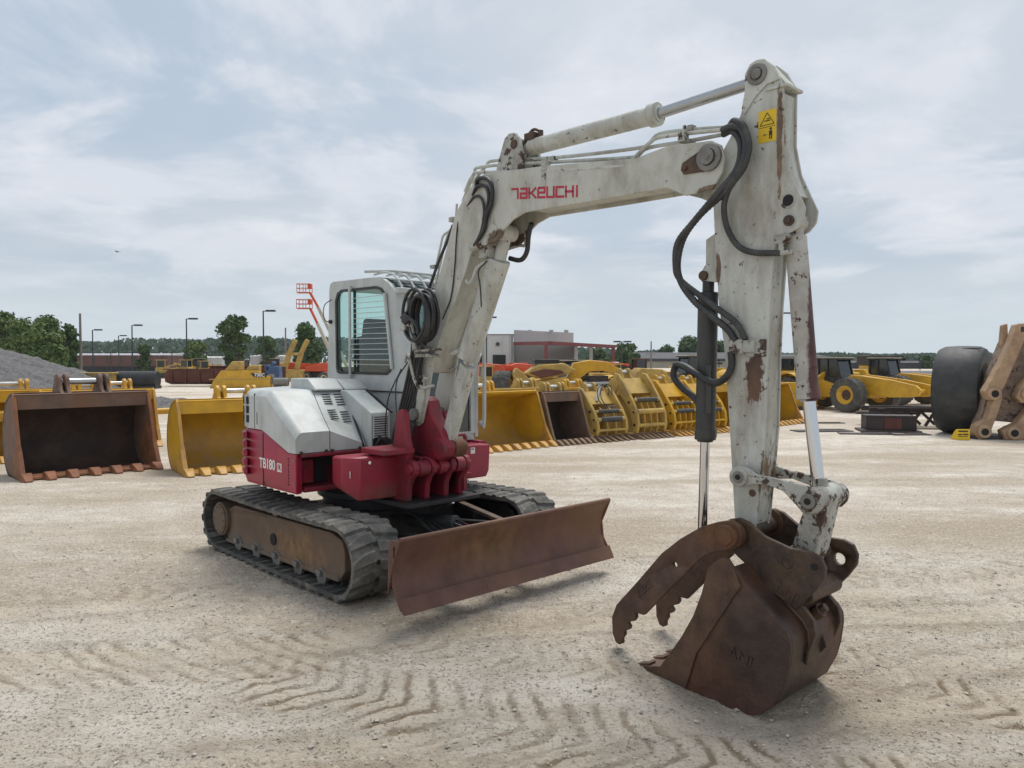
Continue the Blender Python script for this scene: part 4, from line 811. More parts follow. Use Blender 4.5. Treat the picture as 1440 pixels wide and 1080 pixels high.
def loader_bucket(label, x, y, deg, w, h, d, shell='yel', inner='yelin', trim='edge', tm='edge', teeth=7, ear=(.36, .66), eh=.22, er=.10, group='loader buckets lined up across the yard', guard=True, earm=None, nt=None, cutter=True, pinm='silver'):
    root = empty('loader_bucket', (x, y, 0), R(deg), label, 'loader bucket', group)
    C0 = [(0.0, .03), (.30 * d, .025), (.60 * d, .03)] + arc2(.60 * d, .03 + .40 * h, .40 * h * 0 + .38 * d, -90, 0, 1)[:0] + [(.60 * d + .40 * d * math.sin(R(a)), .03 + .42 * h * (1 - math.cos(R(a)))) for a in range(15, 91, 15)] + [(.98 * d, .60 * h), (.90 * d, .76 * h), (.76 * d, .90 * h), (.60 * d, .97 * h), (.42 * d, h)]
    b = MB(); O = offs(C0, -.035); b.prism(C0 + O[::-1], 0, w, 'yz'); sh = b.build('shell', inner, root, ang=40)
    b = MB(); O2 = offs(C0, -.04); O3 = offs(C0, -.052); b.prism(O2 + O3[::-1], .0, w, 'yz'); b.build('back_skin', shell, root, ang=40)
    fe = [(-.02, .0), (-.03, .06), (.06 * d, .16 * h), (.16 * d, .42 * h), (.27 * d, .72 * h), (.36 * d, .96 * h), (.40 * d, h + .02)]
    S = fe + [(p[0], p[1]) for p in O3[::-1]]
    for xx in (0, w - .035):
        b = MB(); b.prism(S, xx, xx + .035, 'yz'); sp_ = b.build('side_plate', shell, root, bevel=.008)
        b = MB(); b.prism([(p[0] - .012, p[1]) for p in fe] + [(p[0] + .035, p[1]) for p in fe[::-1]], xx - .01, xx + .045, 'yz'); b.build('edge_strip', trim, sp_, bevel=.006)
        if cutter:
            b = MB(); b.prism([(-.10, .03), (.02, .0), (.20 * d, .02), (.24 * d, .16 * h), (.16 * d, .40 * h), (.09 * d, .30 * h), (-.02, .12 * h)], xx - .02, xx + .055, 'yz'); b.build('side_cutter', trim, sp_, bevel=.008)
    b = MB(); b.prism([(.36 * d, h + .02), (.46 * d, h + .035), (.70 * d, .955 * h), (.68 * d, .90 * h), (.48 * d, .96 * h), (.40 * d, h - .03)], .02, w - .02, 'yz'); b.build('top_beam', shell, root, bevel=.008)
    if guard: b = MB(); b.prism([(.375 * d, h + .015), (.40 * d, h + .02), (.415 * d, .83 * h), (.385 * d, .83 * h)], .035, w - .035, 'yz'); b.build('spill_guard', shell, root, bevel=.006)
    b = MB(); b.prism([(-.05, .015), (-.04, .05), (.18 * d, .075), (.18 * d, .02)], 0, w, 'yz'); b.build('cutting_edge', trim, root, bevel=.004)
    for k in range(teeth):
        xx = .06 + (w - .12) * k / max(1, teeth - 1); tw = min(.085, w / teeth * .36); b = MB()
        b.loft([[(xx - tw * .7, .10 * d, .03), (xx + tw * .7, .10 * d, .03), (xx + tw * .7, .10 * d, .10), (xx - tw * .7, .10 * d, .10)],
                [(xx - tw, -.03, .0), (xx + tw, -.03, .0), (xx + tw * .9, -.03, .125), (xx - tw * .9, -.03, .125)],
                [(xx - tw * .95, -.13, .005), (xx + tw * .95, -.13, .005), (xx + tw * .75, -.13, .085), (xx - tw * .75, -.13, .085)],
                [(xx - tw * .6, -.22, .01), (xx + tw * .6, -.22, .01), (xx + tw * .55, -.22, .022), (xx - tw * .55, -.22, .022)]])
        b.build('tooth', tm, root, bevel=.034 if tm == 'brownor' else .012, seg=3)
    em = earm or shell; yc, zc = .62 * d, h + eh * .62
    for i, f in enumerate(ear):
        for q in (-.055, .055):
            b = MB(); xx = f * w + q; b.prism([(.36 * d, h * 1.0), (.42 * d, 1.005 * h), (.62 * d, 1.0 * h), (.80 * d, .94 * h), (.95 * d, .80 * h), (1.03 * d, .62 * h), (1.07 * d, .70 * h), (yc + er * 1.3, zc - .04)] + arc2(yc, zc, er, -10, 190, 10) + [(yc - er * 1.3, zc - er)], xx - .03, xx + .03, 'yz'); b.cyl((xx - .04, yc, zc), (xx + .04, yc, zc), er * .8, n=20)
            b.build('hinge_ear', em, root, bevel=.010)
    b = MB(); b.cyl((ear[0] * w, yc, zc), (ear[1] * w, yc, zc), er * .42, n=20); b.build('hinge_pin', pinm, root)
    return root
GL, GR_ = 'buckets left of the excavator', 'buckets right of the excavator'
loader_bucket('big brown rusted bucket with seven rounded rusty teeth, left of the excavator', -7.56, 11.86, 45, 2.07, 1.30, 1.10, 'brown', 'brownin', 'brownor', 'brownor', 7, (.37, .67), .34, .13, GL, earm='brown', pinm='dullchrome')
loader_bucket('yellow bucket half hidden behind the red and white engine end of the excavator', -5.27, 12.38, 36, 2.15, 1.17, 1.15, 'yel', 'yelin', 'edge', 'edge', 9, (.36, .60), .26, .10, GL)
loader_bucket('tall yellow bucket cut off by the left edge of the photo', -10.70, 14.2, 38, 2.2, 1.24, 1.1, 'yel', 'yelin', 'edge', 'edge', 8, (.4, .70), .24, .10, GL)
loader_bucket('small low yellow bucket in front of the taller one at the left edge', -10.1, 13.35, 38, 1.15, .88, .8, 'yel', 'yelin', 'edge', 'edge', 5, (.3, .6), .1, .06, GL)
loader_bucket('yellow bucket directly behind the brown bucket, showing only its low hinge ears', -9.1, 15.0, 40, 1.7, 1.22, 1.0, 'yel', 'yelin', 'edge', 'edge', 7, (.40, .62), .20, .09, GL)
rb_ = loader_bucket('yellow bucket between the brown bucket and the yellow one, its right side plate showing', -9.15, 15.55, 40, 1.95, 1.20, 1.0, 'yel', 'yelin', 'edge', 'edge', 7, (.52, .74), .26, .10, GL)
b = MB(); b.cyl((1.95, .5, .72), (2.35, .5, .72), .07, n=18); b.build('side_tube', 'yel', rb_)
loader_bucket('clean yellow bucket just right of the excavator cab, nearest of its row', -.97, 15.2, 41.5, 2.45, 1.17, 1.2, 'yel', 'yelin', 'edge', 'edge', 10, (.32, .52), .24, .11, GR_, guard=False)
loader_bucket('narrow grey brown bucket between the clean yellow bucket and the first grapple', .94, 16.80, 38, 1.12, 1.12, 1.1, 'brown', 'brownin', 'toothbrown', 'toothbrown', 7, (.26, .66), .22, .10, GR_, earm='yeltan', cutter=False)
loader_bucket('yellow bucket at the far right end of the row, its toothed corner beside the arm', 6.9, 21.3, 44, 2.45, 1.15, 1.2, 'yel', 'yelin', 'edge', 'edge', 10, (.32, .6), .22, .11, GR_, guard=False)
loader_bucket('yellow bucket seen between the dark thumb cylinder and the arm', 5.55, 20.2, 42, 1.7, 1.20, 1.1, 'yel', 'yelin', 'edge', 'edge', 8, (.32, .6), .22, .11, GR_)
loader_bucket('yellow bucket in the second row behind the clean yellow bucket', -2.0, 17.6, 40, 2.1, 1.08, 1.0, 'yeltan', 'yelin', 'edge', 'edge', 7, (.6, .82), .24, .11, GR_)
loader_bucket('pale topped bucket in the second row behind the narrow brown bucket', -.35, 18.6, 40, 1.9, 1.12, 1.0, 'yeltan', 'yelin', 'edge', 'edge', 7, (.62, .86), .24, .12, GR_)
loader_bucket('yellow bucket in the second row behind the first grapple', 1.3, 19.7, 40, 1.9, 1.10, 1.0, 'yel', 'yelin', 'edge', 'edge', 7, (.35, .6), .24, .11, GR_)
loader_bucket('yellow bucket in the second row behind the largest grapple', 3.1, 21.6, 40, 1.8, 1.08, 1.0, 'yeltan', 'yelin', 'edge', 'edge', 7, (.35, .6), .24, .11, GR_)

def grapple(label, x, y, deg, w, h, d, m, rods, ribs=3, teeth=6, hoses=False, tm='toothbrown'):
    root = empty('grapple_bucket', (x, y, 0), R(deg), label, 'grapple bucket', 'grapple buckets right of the excavator')
    # lower jaw
    J = [(-.04, .02), (.02, .10), (.30 * d, .12), (.62 * d, .20), (.74 * d, .42 * h), (.66 * d, .66 * h), (.52 * d, .88 * h), (.60 * d, .98 * h), (.74 * d, h), (.92 * d, .78 * h), (1.0 * d, .45 * h), (.95 * d, .12), (.80 * d, .02)]
    for xx in (0, w - .05):
        b = MB(); b.prism(J, xx, xx + .05, 'yz'); b.cyl((xx - .012, .80 * d, .55 * h), (xx + .062, .80 * d, .55 * h), .035, n=14); b.build('jaw_plate', m, root, bevel=.008)
    b = MB(); b.prism([(.1 * d, .02), (.1 * d, .06), (.8 * d, .06), (.93 * d, .3 * h), (.9 * d, .7 * h), (.95 * d, .7 * h), (.98 * d, .3 * h), (.84 * d, .02)], .05, w - .05, 'yz'); b.build('jaw_shell', m, root, bevel=.006)
    for k in range(teeth):
        xx = .03 + (w - .06) * k / (teeth - 1); b = MB()
        b.loft([[(xx - .045, .35 * d, .02), (xx + .045, .35 * d, .02), (xx + .045, .35 * d, .10), (xx - .045, .35 * d, .10)], [(xx - .05, 0, .0), (xx + .05, 0, .0), (xx + .04, 0, .11), (xx - .04, 0, .11)], [(xx - .035, -.26, .005), (xx + .035, -.26, .005), (xx + .025, -.26, .022), (xx - .025, -.26, .022)]])
        b.build('tooth', tm, root, bevel=.01)
    # upper clamp
    A = [(.66 * d, 1.08 * h), (.55 * d, 1.07 * h), (.38 * d, .90 * h), (.14 * d, .62 * h), (.02 * d, .42 * h), (-.01 * d, .25 * h), (.03 * d, .14), (.13 * d, .13), (.17 * d, .30 * h), (.22 * d, .42 * h), (.34 * d, .58 * h), (.52 * d, .74 * h), (.66 * d, .90 * h), (.70 * d, 1.0 * h)]
    for i, xx in enumerate((.02 * w, .92 * w)):
        b = MB(); b.prism(A, xx, xx + .075, 'yz')
        b.cyl((xx - .02, .10 * d, .44 * h), (xx + .095, .10 * d, .44 * h), .055, n=16); b.cyl((xx - .015, .62 * d, .99 * h), (xx + .09, .62 * d, .99 * h), .07, n=16)
        ca = b.build('clamp_arm', m, root, bevel=.012)
        for yy, zz_ in ((.085 * d, .23 * h), (.24 * d, .60 * h), (.10 * d, .44 * h)):
            b = MB(); b.cyl((xx - .023, yy, zz_), (xx - .001, yy, zz_), .030, n=14); b.build('pin_bore', 'vent', ca)
    x0, x1 = .02 * w + .07, .92 * w
    for (fy, fz, r, mm) in rods:
        b = MB(); b.cyl((x0, fy * d, fz * h), (x1, fy * d, fz * h), r * .72, n=18)
        tb_ = b.build('cross_tube', m, root)
        if mm: b = MB(); b.cyl((x0 + .09, fy * d, fz * h), (x1 - .09, fy * d, fz * h), r, n=18); b.build('rubber_cover', 'charcoal', tb_, bevel=.006)
    for k in range(ribs):
        xx = x0 + (x1 - x0) * (k + 1) / (ribs + 1); b = MB()
        b.prism([(.30 * d, .68 * h), (.16 * d, .60 * h), (.05 * d, .42 * h), (.02 * d, .20 * h), (.06 * d, .13), (.10 * d, .14), (.10 * d, .26 * h), (.15 * d, .42 * h), (.24 * d, .55 * h), (.36 * d, .62 * h)], xx - .014, xx + .014, 'yz'); b.build('clamp_rib', m, root, bevel=.004)
    b = MB(); b.prism([(.40 * d, .74 * h), (.52 * d, .86 * h), (.68 * d, 1.0 * h), (.66 * d, .86 * h), (.5 * d, .70 * h)], x0, x1, 'yz'); b.build('clamp_plate', m, root, bevel=.006)
    for f in (.34, .62):
        b = MB(); b.prism([(.60 * d, .9 * h), (.95 * d, .75 * h), (.93 * d, .98 * h)] + arc2(.80 * d, 1.10 * h, .10, -20, 200, 8), f * w - .03, f * w + .03, 'yz'); b.build('hinge_ear', m, root, bevel=.010)
    b = MB(); b.cyl((.34 * w, .80 * d, 1.10 * h), (.62 * w, .80 * d, 1.10 * h), .045, n=16); b.build('hinge_pin', 'silver', root)
    if hoses:
        for k in range(2):
            b = MB(); c = V((.40 * w + .1 * k, .30 * d, 1.02 * h)); b.tube([c + V((.26 * math.cos(a / 9 * math.pi), -.02 * a, .26 * math.sin(a / 9 * math.pi) - .1)) for a in range(16)], .012, 6, 2); b.build('hose', 'hosegrey', root)
        b = MB(); b.bar((.42 * w, .45 * d, .80 * h), (.62 * w, .55 * d, 1.12 * h), .06, .06); b.build('clamp_cylinder', 'silver', root)
    return root
grapple('smallest dusty yellow grapple, first of the row, with coiled hoses on top', 1.93, 17.55, 36, 1.0, 1.12, 1.05, 'yeltan', [(.16, .60, .05, 1), (.07, .44, .065, 1), (.035, .22, .045, 0)], 2, 6, True)
grapple('tallest dusty yellow grapple with two thick tubes, second of the row', 2.95, 18.2, 35, 1.02, 1.42, 1.25, 'yeltan', [(.17, .64, .055, 1), (.07, .45, .085, 0), (.03, .22, .065, 0)], 3, 7)
grapple('bright yellow grapple with two black covered tubes beside the thumb cylinder', 3.98, 18.95, 36, .98, 1.26, 1.2, 'yel', [(.17, .62, .045, 1), (.085, .47, .055, 1), (.03, .25, .04, 0)], 3, 6, False, 'edge')
grapple('bright yellow grapple mostly hidden behind the dark thumb cylinder', 4.85, 19.55, 38, .98, 1.24, 1.2, 'yel', [(.17, .62, .045, 1), (.085, .47, .055, 1), (.03, .25, .04, 0)], 3, 6, False, 'edge')

# --- wheels and loaders
def wheel(parent, c, r, w, axis=(0, 1, 0), lugs=26, rimm='yel', tm='tyre'):
    b = MB(); c = V(c); t = V(axis).normalized()
    prof = [(r * .52, -w * .42), (r * .70, -w * .50), (r * .88, -w * .49), (r * .965, -w * .40), (r * .985, -w * .2), (r * .985, w * .2), (r * .965, w * .40), (r * .88, w * .49), (r * .70, w * .50), (r * .52, w * .42)]
    b.lathe(prof, c, t, 40)
    u = t.orthogonal().normalized(); v = t.cross(u)
    for k in range(lugs):
        for s in (-1, 1):
            a = 2 * math.pi * (k + (.5 if s > 0 else 0)) / lugs; a2 = a + s * .5 * 2 * math.pi / lugs
            p = c + t * (s * .05 * w) + (u * math.cos(a) + v * math.sin(a)) * r * .985; q = c + t * (s * .47 * w) + (u * math.cos(a2) + v * math.sin(a2)) * r * .95
            b.bar(p, q, r * .10, r * .05, up=(p - c).normalized())
    wh = empty('wheel', (0, 0, 0)); wh.parent = parent
    b.build('tyre', tm, wh, ang=40)
    b = MB(); b.lathe([(r * .54, -w * .43), (r * .50, -w * .44), (r * .40, -w * .36), (r * .30, -w * .25), (r * .30, w * .25), (r * .40, w * .36), (r * .50, w * .44), (r * .54, w * .43)], c, t, 30); b.build('rim', rimm, wh)
    b = MB(); b.cyl(c - t * w * .22, c + t * w * .22, r * .31, n=22); b.build('hub', 'darkrust', wh)
    return wh
def wheel_loader(label, x, y, deg, s=1.0, body='yel', group='wheel loaders parked without buckets'):
    """forward is +x, the front axle at the origin; sizes for a front tyre of 0.62 m radius"""
    root = empty('wheel_loader', (x, y, 0), R(deg), label, 'wheel loader', group, s)
    for xx in (0, -2.45):
        for yy in (-1.0, 1.0): wheel(root, (xx, yy, .615), .615, .52)
    b = MB(); b.prism([(-.5, .45), (-.5, .95), (.1, 1.1), (.45, 1.05), (.5, .5)], -.45, .45); fr_ = b.build('front_frame', body, root, bevel=.02)
    b = MB(); b.prism([(-3.6, .6), (-3.62, 1.25), (-3.3, 1.42), (-1.9, 1.45), (-1.6, 1.15), (-.75, .9), (-.75, .5), (-1.6, .45)], -.55, .55); bd = b.build('engine_body', body, root, bevel=.03)
    b = MB(); [b.b2((-3.1 + .12 * k, -.56, 1.0), (-3.04 + .12 * k, .56, 1.3)) for k in range(7)]; b.build('grille', 'vent', bd)
    for yy in (-1.0, 1.0):
        b = MB(); P = arc2(0, .615, .72, 20, 150, 12); b.prism([(x_ - 2.45, z_) for x_, z_ in P] + [(x_ - 2.45, z_) for x_, z_ in arc2(0, .615, .76, 150, 20, 12)], yy - .3, yy + .3) ; b.build('fender', body, root, bevel=.006)
    b = MB(); cb_ = [(-1.75, 1.2), (-1.75, 1.88), (-.95, 1.88), (-.72, 1.25), (-.8, 1.2)]
    b.box((-1.30, 0, 1.90), (1.0, .86, .05)); b.b2((-1.78, -.40, 1.15), (-1.70, -.34, 1.88)); b.b2((-1.78, .34, 1.15), (-1.70, .40, 1.88)); b.bar((-.95, -.37, 1.88), (-.78, -.37, 1.2), .05, .05); b.bar((-.95, .37, 1.88), (-.78, .37, 1.2), .05, .05); b.b2((-1.78, -.4, 1.0), (-.75, .4, 1.22)); b.b2((-1.35, -.40, 1.2), (-1.31, -.36, 1.88))
    cb = b.build('cab', 'black', root, bevel=.01); b = MB(); b.box((-1.30, 0, 1.935), (1.04, .9, .03)); b.build('roof', 'cream', cb, bevel=.008)
    b = MB(); b.prism([(-1.74, 1.22), (-1.74, 1.87), (-.97, 1.87), (-.80, 1.22)], -.36, .36); b.build('cab_window', 'cabglass', cb)
    b = MB(); b.box((-1.2, .1, 1.95), (.22, .3, .05)); b.build('roof_unit', 'black', cb, bevel=.01)
    for yy in (-.42, .42):
        b = MB(); b.prism([(-.45, 1.18), (-.3, 1.32), (.2, 1.28), (1.3, 1.16), (2.15, 1.0), (2.34, .84), (2.25, .66), (2.02, .60), (1.2, .56), (.6, .66), (0, .86), (-.4, 1.0)], yy - .06, yy + .06); b.cyl((2.15, yy - .1, .76), (2.15, yy + .1, .76), .10); b.build('lift_arm', body, root, bevel=.012)
    b = MB(); b.cyl((1.1, -.4, .9), (1.1, .4, .9), .14); b.cyl((2.0, -.42, .8), (2.0, .42, .8), .06); b.build('arm_cross_tube', body, root)
    b = MB(); b.bar((-.2, 0, 1.22), (1.0, 0, 1.08), .16, .16); b.bar((1.0, 0, 1.08), (1.3, 0, 1.18), .08, .1); b.build('tilt_cylinder', body, root, bevel=.01)
    b = MB(); [b.tube([(-1.78 + .0, yy, 1.2), (-2.3, yy, 1.2), (-2.3, yy, 1.75), (-1.8, yy, 1.75)], .02, 6) for yy in (-.5, .5)]; b.build('guard_rail', 'black', root)
    return root
M['cabglass'] = mat('black_tinted_glass', (.012, .02, .024), .08, spec=.8, var=.0)
b_ = wheel_loader('yellow wheel loader whose large front wheel shows right of the bucket cylinder', 12.8, 27.95, -59)
def place(o, label, x, y, deg, s):
    c = copy_tree(o); c.location = (x, y, 0); c.rotation_euler = (0, 0, R(deg)); c.scale = (s,) * 3; c['label'] = label; return c
place(b_, 'yellow wheel loader standing behind the nearer one, its lift arms reaching the big black tyre', 16.6, 32.0, -59, 1.0)
place(b_, 'yellow wheel loader behind the grapples with its cab left of the thumb cylinder', 6.6, 33.5, -160, 1.05)
place(b_, 'yellow wheel loader among the machines behind the clean yellow bucket', 1.2, 28.0, -148, .95)
place(b_, 'dusty loader far back behind the fence, above the maroon boom', -33.0, 84.0, -20, 1.0)
place(b_, 'dusty loader far back behind the fence, right of its twin', -26.5, 82.0, 200, 1.0)
place(b_, 'yellow loader far back at the right, behind the bucket cylinder', 11.2, 36.0, 170, 1.0)

# scraper body left of the loader
r_ = empty('scraper_bowl', (9.4, 28.3, 0), R(18), 'long plain yellow scraper bowl lying between the arm and the loader wheel', 'scraper bowl')
b = MB(); b.b2((-.4, 0, .12), (1.9, 1.2, 1.02)); b.b2((-.4, -.03, .62), (1.9, .0, .72)); b.build('bowl', 'yel', r_, bevel=.03)
b = MB(); b.prism([(1.9, .1), (2.1, .1), (2.15, .6), (2.35, .95), (2.7, 1.25), (2.75, 1.42), (2.5, 1.45), (2.1, 1.2), (1.9, .9)], -.05, .08); b.build('side_arm', 'yel', r_, bevel=.02)
b = MB(); b.cyl((2.6, 0, 1.35), (4.2, .2, 1.28), .10, n=18); b.build('draft_tube', 'yel', r_, bevel=.01)
b = MB(); b.b2((-.5, -.1, .02), (2.4, .9, .12)); b.build('skid', 'orangerust', r_)
r_ = empty('engine_box', (13.4, 33.5, 0), R(10), 'orange yellow engine box with dark roof above the loader fender', 'engine box')
b = MB(); b.b2((-.4, 0, .6), (.4, 1.2, 1.55)); b.build('body', 'yel', r_, bevel=.04); b = MB(); b.b2((-.45, -.1, 1.55), (.45, 1.3, 1.85)); b.build('roof', 'grating', r_, bevel=.03)
r_ = empty('engine_box', (17.4, 36.0, 0), R(5), 'tall orange yellow engine box with grey top behind the second loader', 'engine box')
b = MB(); b.prism([(-.6, .5), (-.55, 1.6), (.6, 1.62), (.5, .5)], 0, 1.4); b.build('body', 'yel', r_, bevel=.04); b = MB(); b.b2((-.6, -.1, 1.62), (.65, 1.5, 2.05)); b.build('roof', 'grating', r_, bevel=.03)

# machines behind the right row
r_ = empty('machine_frame', (.9, 26.0, 0), R(8), 'yellow articulated frame with maroon inside and black deck behind the bucket pins', 'machine frame')
b = MB(); b.prism([(-.9, 1.35), (-.75, 1.6), (-.55, 1.45), (-.3, 1.2), (.2, 1.15), (.9, 1.3), (1.3, 1.0), (.9, .5), (-.3, .4), (-.7, .8)], 0, .5); b.build('frame', 'yeltan', r_, bevel=.03)
b = MB(); b.prism([(-.45, 1.4), (.0, 1.7), (.9, 1.75), (1.35, 1.5), (.9, 1.35), (.2, 1.2), (-.3, 1.3)], .1, .8); b.build('cover', 'yeltan', r_, bevel=.05)
b = MB(); b.prism([(-.3, 1.42), (.2, 1.56), (.8, 1.5), (.9, 1.4), (.1, 1.25)], .05, .2); b.build('inner_panel', 'maroon', r_, bevel=.02)
b = MB(); b.b2((-.1, .2, 1.74), (.75, .8, 1.88)); b.build('deck', 'black', r_, bevel=.02)
wheel(r_, (-1.15, .3, .95), .55, .6, (.9, -.4, 0), 24, 'yeltan')
r_ = empty('excavator_boom', (2.9, 27.0, 0), R(5), 'arched yellow excavator boom standing behind the first grapple', 'excavator boom')
b = MB(); b.prism([(-1.0, 1.2), (-.75, 1.75), (-.2, 1.85), (.5, 1.78), (.95, 1.5), (1.1, 1.1), (.85, 1.08), (.7, 1.35), (.3, 1.48), (-.2, 1.45), (-.55, 1.2), (-.8, .7), (-1.1, .5)], 0, .35); b.build('boom_section', 'yel', r_, bevel=.02)
b = MB(); b.cyl((-1.0, .1, 1.0), (.6, .1, 1.05), .08); b.cyl((-1.2, .1, 1.0), (-.9, .1, 1.0), .11); b.build('cylinder', 'dullchrome', r_)
b = MB(); b.b2((-.6, 0, 0), (.9, .8, .85)); b.b2((-.2, .1, .85), (.5, .7, 1.3)); b.build('base', 'grating', r_, bevel=.03)
r_ = empty('tractor_hood', (5.3, 29.5, 0), R(12), 'tan yellow tractor hood behind the tallest grapple', 'tractor hood')
b = MB(); b.prism([(-.6, .8), (-.55, 1.35), (-.4, 1.55), (.5, 1.5), (.75, 1.2), (1.6, 1.15), (1.6, .8)], 0, .8); b.build('hood', 'yeltan', r_, bevel=.04)
b = MB(); b.b2((-.5, .1, 0), (1.5, .8, .8)); b.build('frame', 'grating', r_, bevel=.03)

# orange machines
def lift(label, x, y, deg, s=1.0):
    root = empty('boom_lift', (x, y, 0), R(deg), label, 'boom lift', 'orange boom lifts parked in rows', s)
    for xx in (-.9, .9):
        for yy in (-.75, .75): wheel(root, (xx, yy, .42), .42, .32, lugs=0, rimm='cream')
    b = MB(); b.b2((-1.2, -.5, .35), (1.2, .5, .8)); b.build('chassis', 'grating', root, bevel=.03)
    b = MB(); b.prism([(-1.5, .85), (-1.5, 1.5), (-1.1, 1.62), (-.2, 1.55), (.1, 1.2), (.9, 1.15), (1.0, .85)], -.85, -.35); b.prism([(-1.5, .85), (-1.5, 1.45), (-1.2, 1.55), (-.3, 1.5), (.9, 1.25), (1.0, .85)], .35, .85); b.b2((-1.4, -.35, .8), (.9, .35, 1.0)); b.build('turntable', 'orange', root, bevel=.04)
    b = MB(); b.bar((-1.4, 0, 1.55), (2.0, 0, 1.25), .22, .24); b.build('boom_section', 'orange', root, bevel=.01)
    return root
l0 = lift('orange boom lift parked left of the black tyre, behind the yellow bucket pins', -.6, 47, 10)
for k, (lab, px, d, a, s) in enumerate((('orange boom lift in front of the dark bay door of the white building', 712, 52, 170, 1.0), ('orange boom lift in front of the red canopy post', 745, 50, 15, 1.0), ('orange boom lift right under the canopy, half hidden by the yellow arch', 795, 60, 160, 1.0),
        ('orange boom lift at the far right end of the canopy', 850, 62, 20, 1.1), ('orange boom lift just left of the cab', 450, 66, 175, 1.0), ('orange boom lift left of the one touching the cab', 424, 68, 10, 1.0))):
    c = copy_tree(l0); c.location = (sx(px, d), d, 0); c.rotation_euler = (0, 0, R(a)); c.scale = (s,) * 3; c['label'] = lab
for lab, px0, py0, px1, py1, px2, py2, d in (('raised orange boom lift with the higher basket, beside the cab roof', 490, 520, 448, 432, 437, 412, 62), ('raised orange boom lift with the lower basket, beside the cab roof', 476, 520, 447, 455, 437, 434, 60)):
    r_ = empty('raised_boom_lift', (sx(px0, d), d, 0), 0, lab, 'boom lift', 'raised boom lifts behind the cab')
    o = V((sx(px0, d), 0, 0)); A_ = V((0, 0, sz(py0, d))); B_ = V((sx(px1, d), 0, sz(py1, d))) - o; C_ = V((sx(px2, d), 0, sz(py2, d))) - o
    b = MB(); b.bar(A_, B_, .22, .24); b.build('lower_boom', 'cream', r_, bevel=.02)
    b = MB(); b.bar(B_, C_, .16, .18); b.build('upper_boom', 'orange', r_, bevel=.02)
    b = MB(); b.box(C_ + V((-.45, 0, .0)), (1.05, .6, .08))
    for zz_ in (.34, .68):
        for yy in (-.4, .4): b.bar(C_ + V((-.95, yy, zz_)), C_ + V((.07, yy, zz_)), .04, .04)
        for xx in (-.95, .07): b.bar(C_ + V((xx, -.4, zz_)), C_ + V((xx, .4, zz_)), .05, .05)
    for xx in (-.95, -.45, .07):
        for yy in (-.4, .4): b.bar(C_ + V((xx, yy, 0)), C_ + V((xx, yy, .68)), .04, .04)
    b.box(C_ + V((.0, 0, .5)), (.3, .4, .36)); b.build('basket', 'orange', r_)
    b = MB(); b.b2((-1.1, -.7, .3), (1.1, .7, .9)); b.build('chassis', 'orange', r_, bevel=.05)
    for xx in (-.9, .9): wheel(r_, (xx, -.9, .45), .45, .35, lugs=0, rimm='cream')

# small crawler dozers and half stripped machines that fill the far rows
def dozer(label, px, d, deg, s, m):
    root = empty('crawler_dozer', (sx(px, d), d, 0), R(deg), label, 'crawler dozer', 'small machines in the far rows', s)
    for yy in (-.75, .75):
        b = MB(); b.loft([[(x, yy - .2, z), (x, yy + .2, z)] for x, z in [(-1.2, .2), (-1.0, .02), (1.0, .02), (1.25, .25), (1.1, .6), (-1.0, .65), (-1.2, .45)]] , closed=False, ring=True, caps=False); b.prism([(-1.15, .2), (-.95, .06), (.95, .06), (1.18, .25), (1.05, .56), (-.95, .6), (-1.15, .42)], yy - .22, yy + .22); b.build('track', 'grating', root)
    b = MB(); b.prism([(-1.0, .5), (-1.0, 1.2), (-.6, 1.3), (.4, 1.25), (1.2, 1.1), (1.25, .5)], -.5, .5); b.build('hood', m, root, bevel=.04)
    b = MB(); b.b2((-.9, -.5, 1.2), (.1, .5, 1.3)); [b.b2((xx, yy, 1.2), (xx + .07, yy + .07, 2.1)) for xx in (-.85, .0) for yy in (-.48, .42)]; b.b2((-1.0, -.58, 2.08), (.2, .58, 2.16)); cb = b.build('cab', m, root, bevel=.01)
    b = MB(); b.b2((-.80, -.42, 1.3), (.0, .42, 2.05)); b.build('cab_window', 'cabglass', cb)
    b = MB(); b.prism([(1.75, .05), (1.62, .4), (1.7, .9), (1.78, .9), (1.72, .4), (1.83, .05)], -1.2, 1.2); b.build('blade', m, root, bevel=.01)
    b = MB(); b.bar((.6, -.9, .3), (1.7, -.9, .3), .1, .14); b.bar((.6, .9, .3), (1.7, .9, .3), .1, .14); b.bar((-.2, -.3, 1.25), (1.5, -.35, 1.7), .14, .16); b.build('push_arm', m, root)
    b = MB(); b.cyl((.6, .2, 1.2), (.6, .2, 1.75), .05, n=8); b.build('exhaust_stack', 'black', root)
for a in (('tan dozer far left beyond the black tank', 232, 76, 20, .85, 'yeltan'), ('tan dozer above the left end of the maroon trough', 258, 79, 170, .85, 'yeltan'), ('tan dozer above the middle of the maroon trough', 292, 74, 30, .8, 'yeltan'), ('brown dozer above the yellow truck part', 338, 72, 160, .85, 'maroon'),
          ('rusty maroon dozer between the truck part and the slanted lift arms', 385, 66, 20, .8, 'maroon'), ('yellow dozer between the orange lifts and the yellow arch', 772, 42, 150, .8, 'yel'), ('tan dozer left of the far loader cab, over the tallest grapple', 868, 44, 20, .75, 'yeltan'), ('maroon dozer right of the red canopy foot', 893, 58, 200, .9, 'maroon'), ('yellow dozer right of the far loader behind the thumb hose', 962, 40, 35, .7, 'yel'), ('tan dozer close beside the white workshop lamp post', 690, 44, 15, .7, 'yeltan')): dozer(*a)
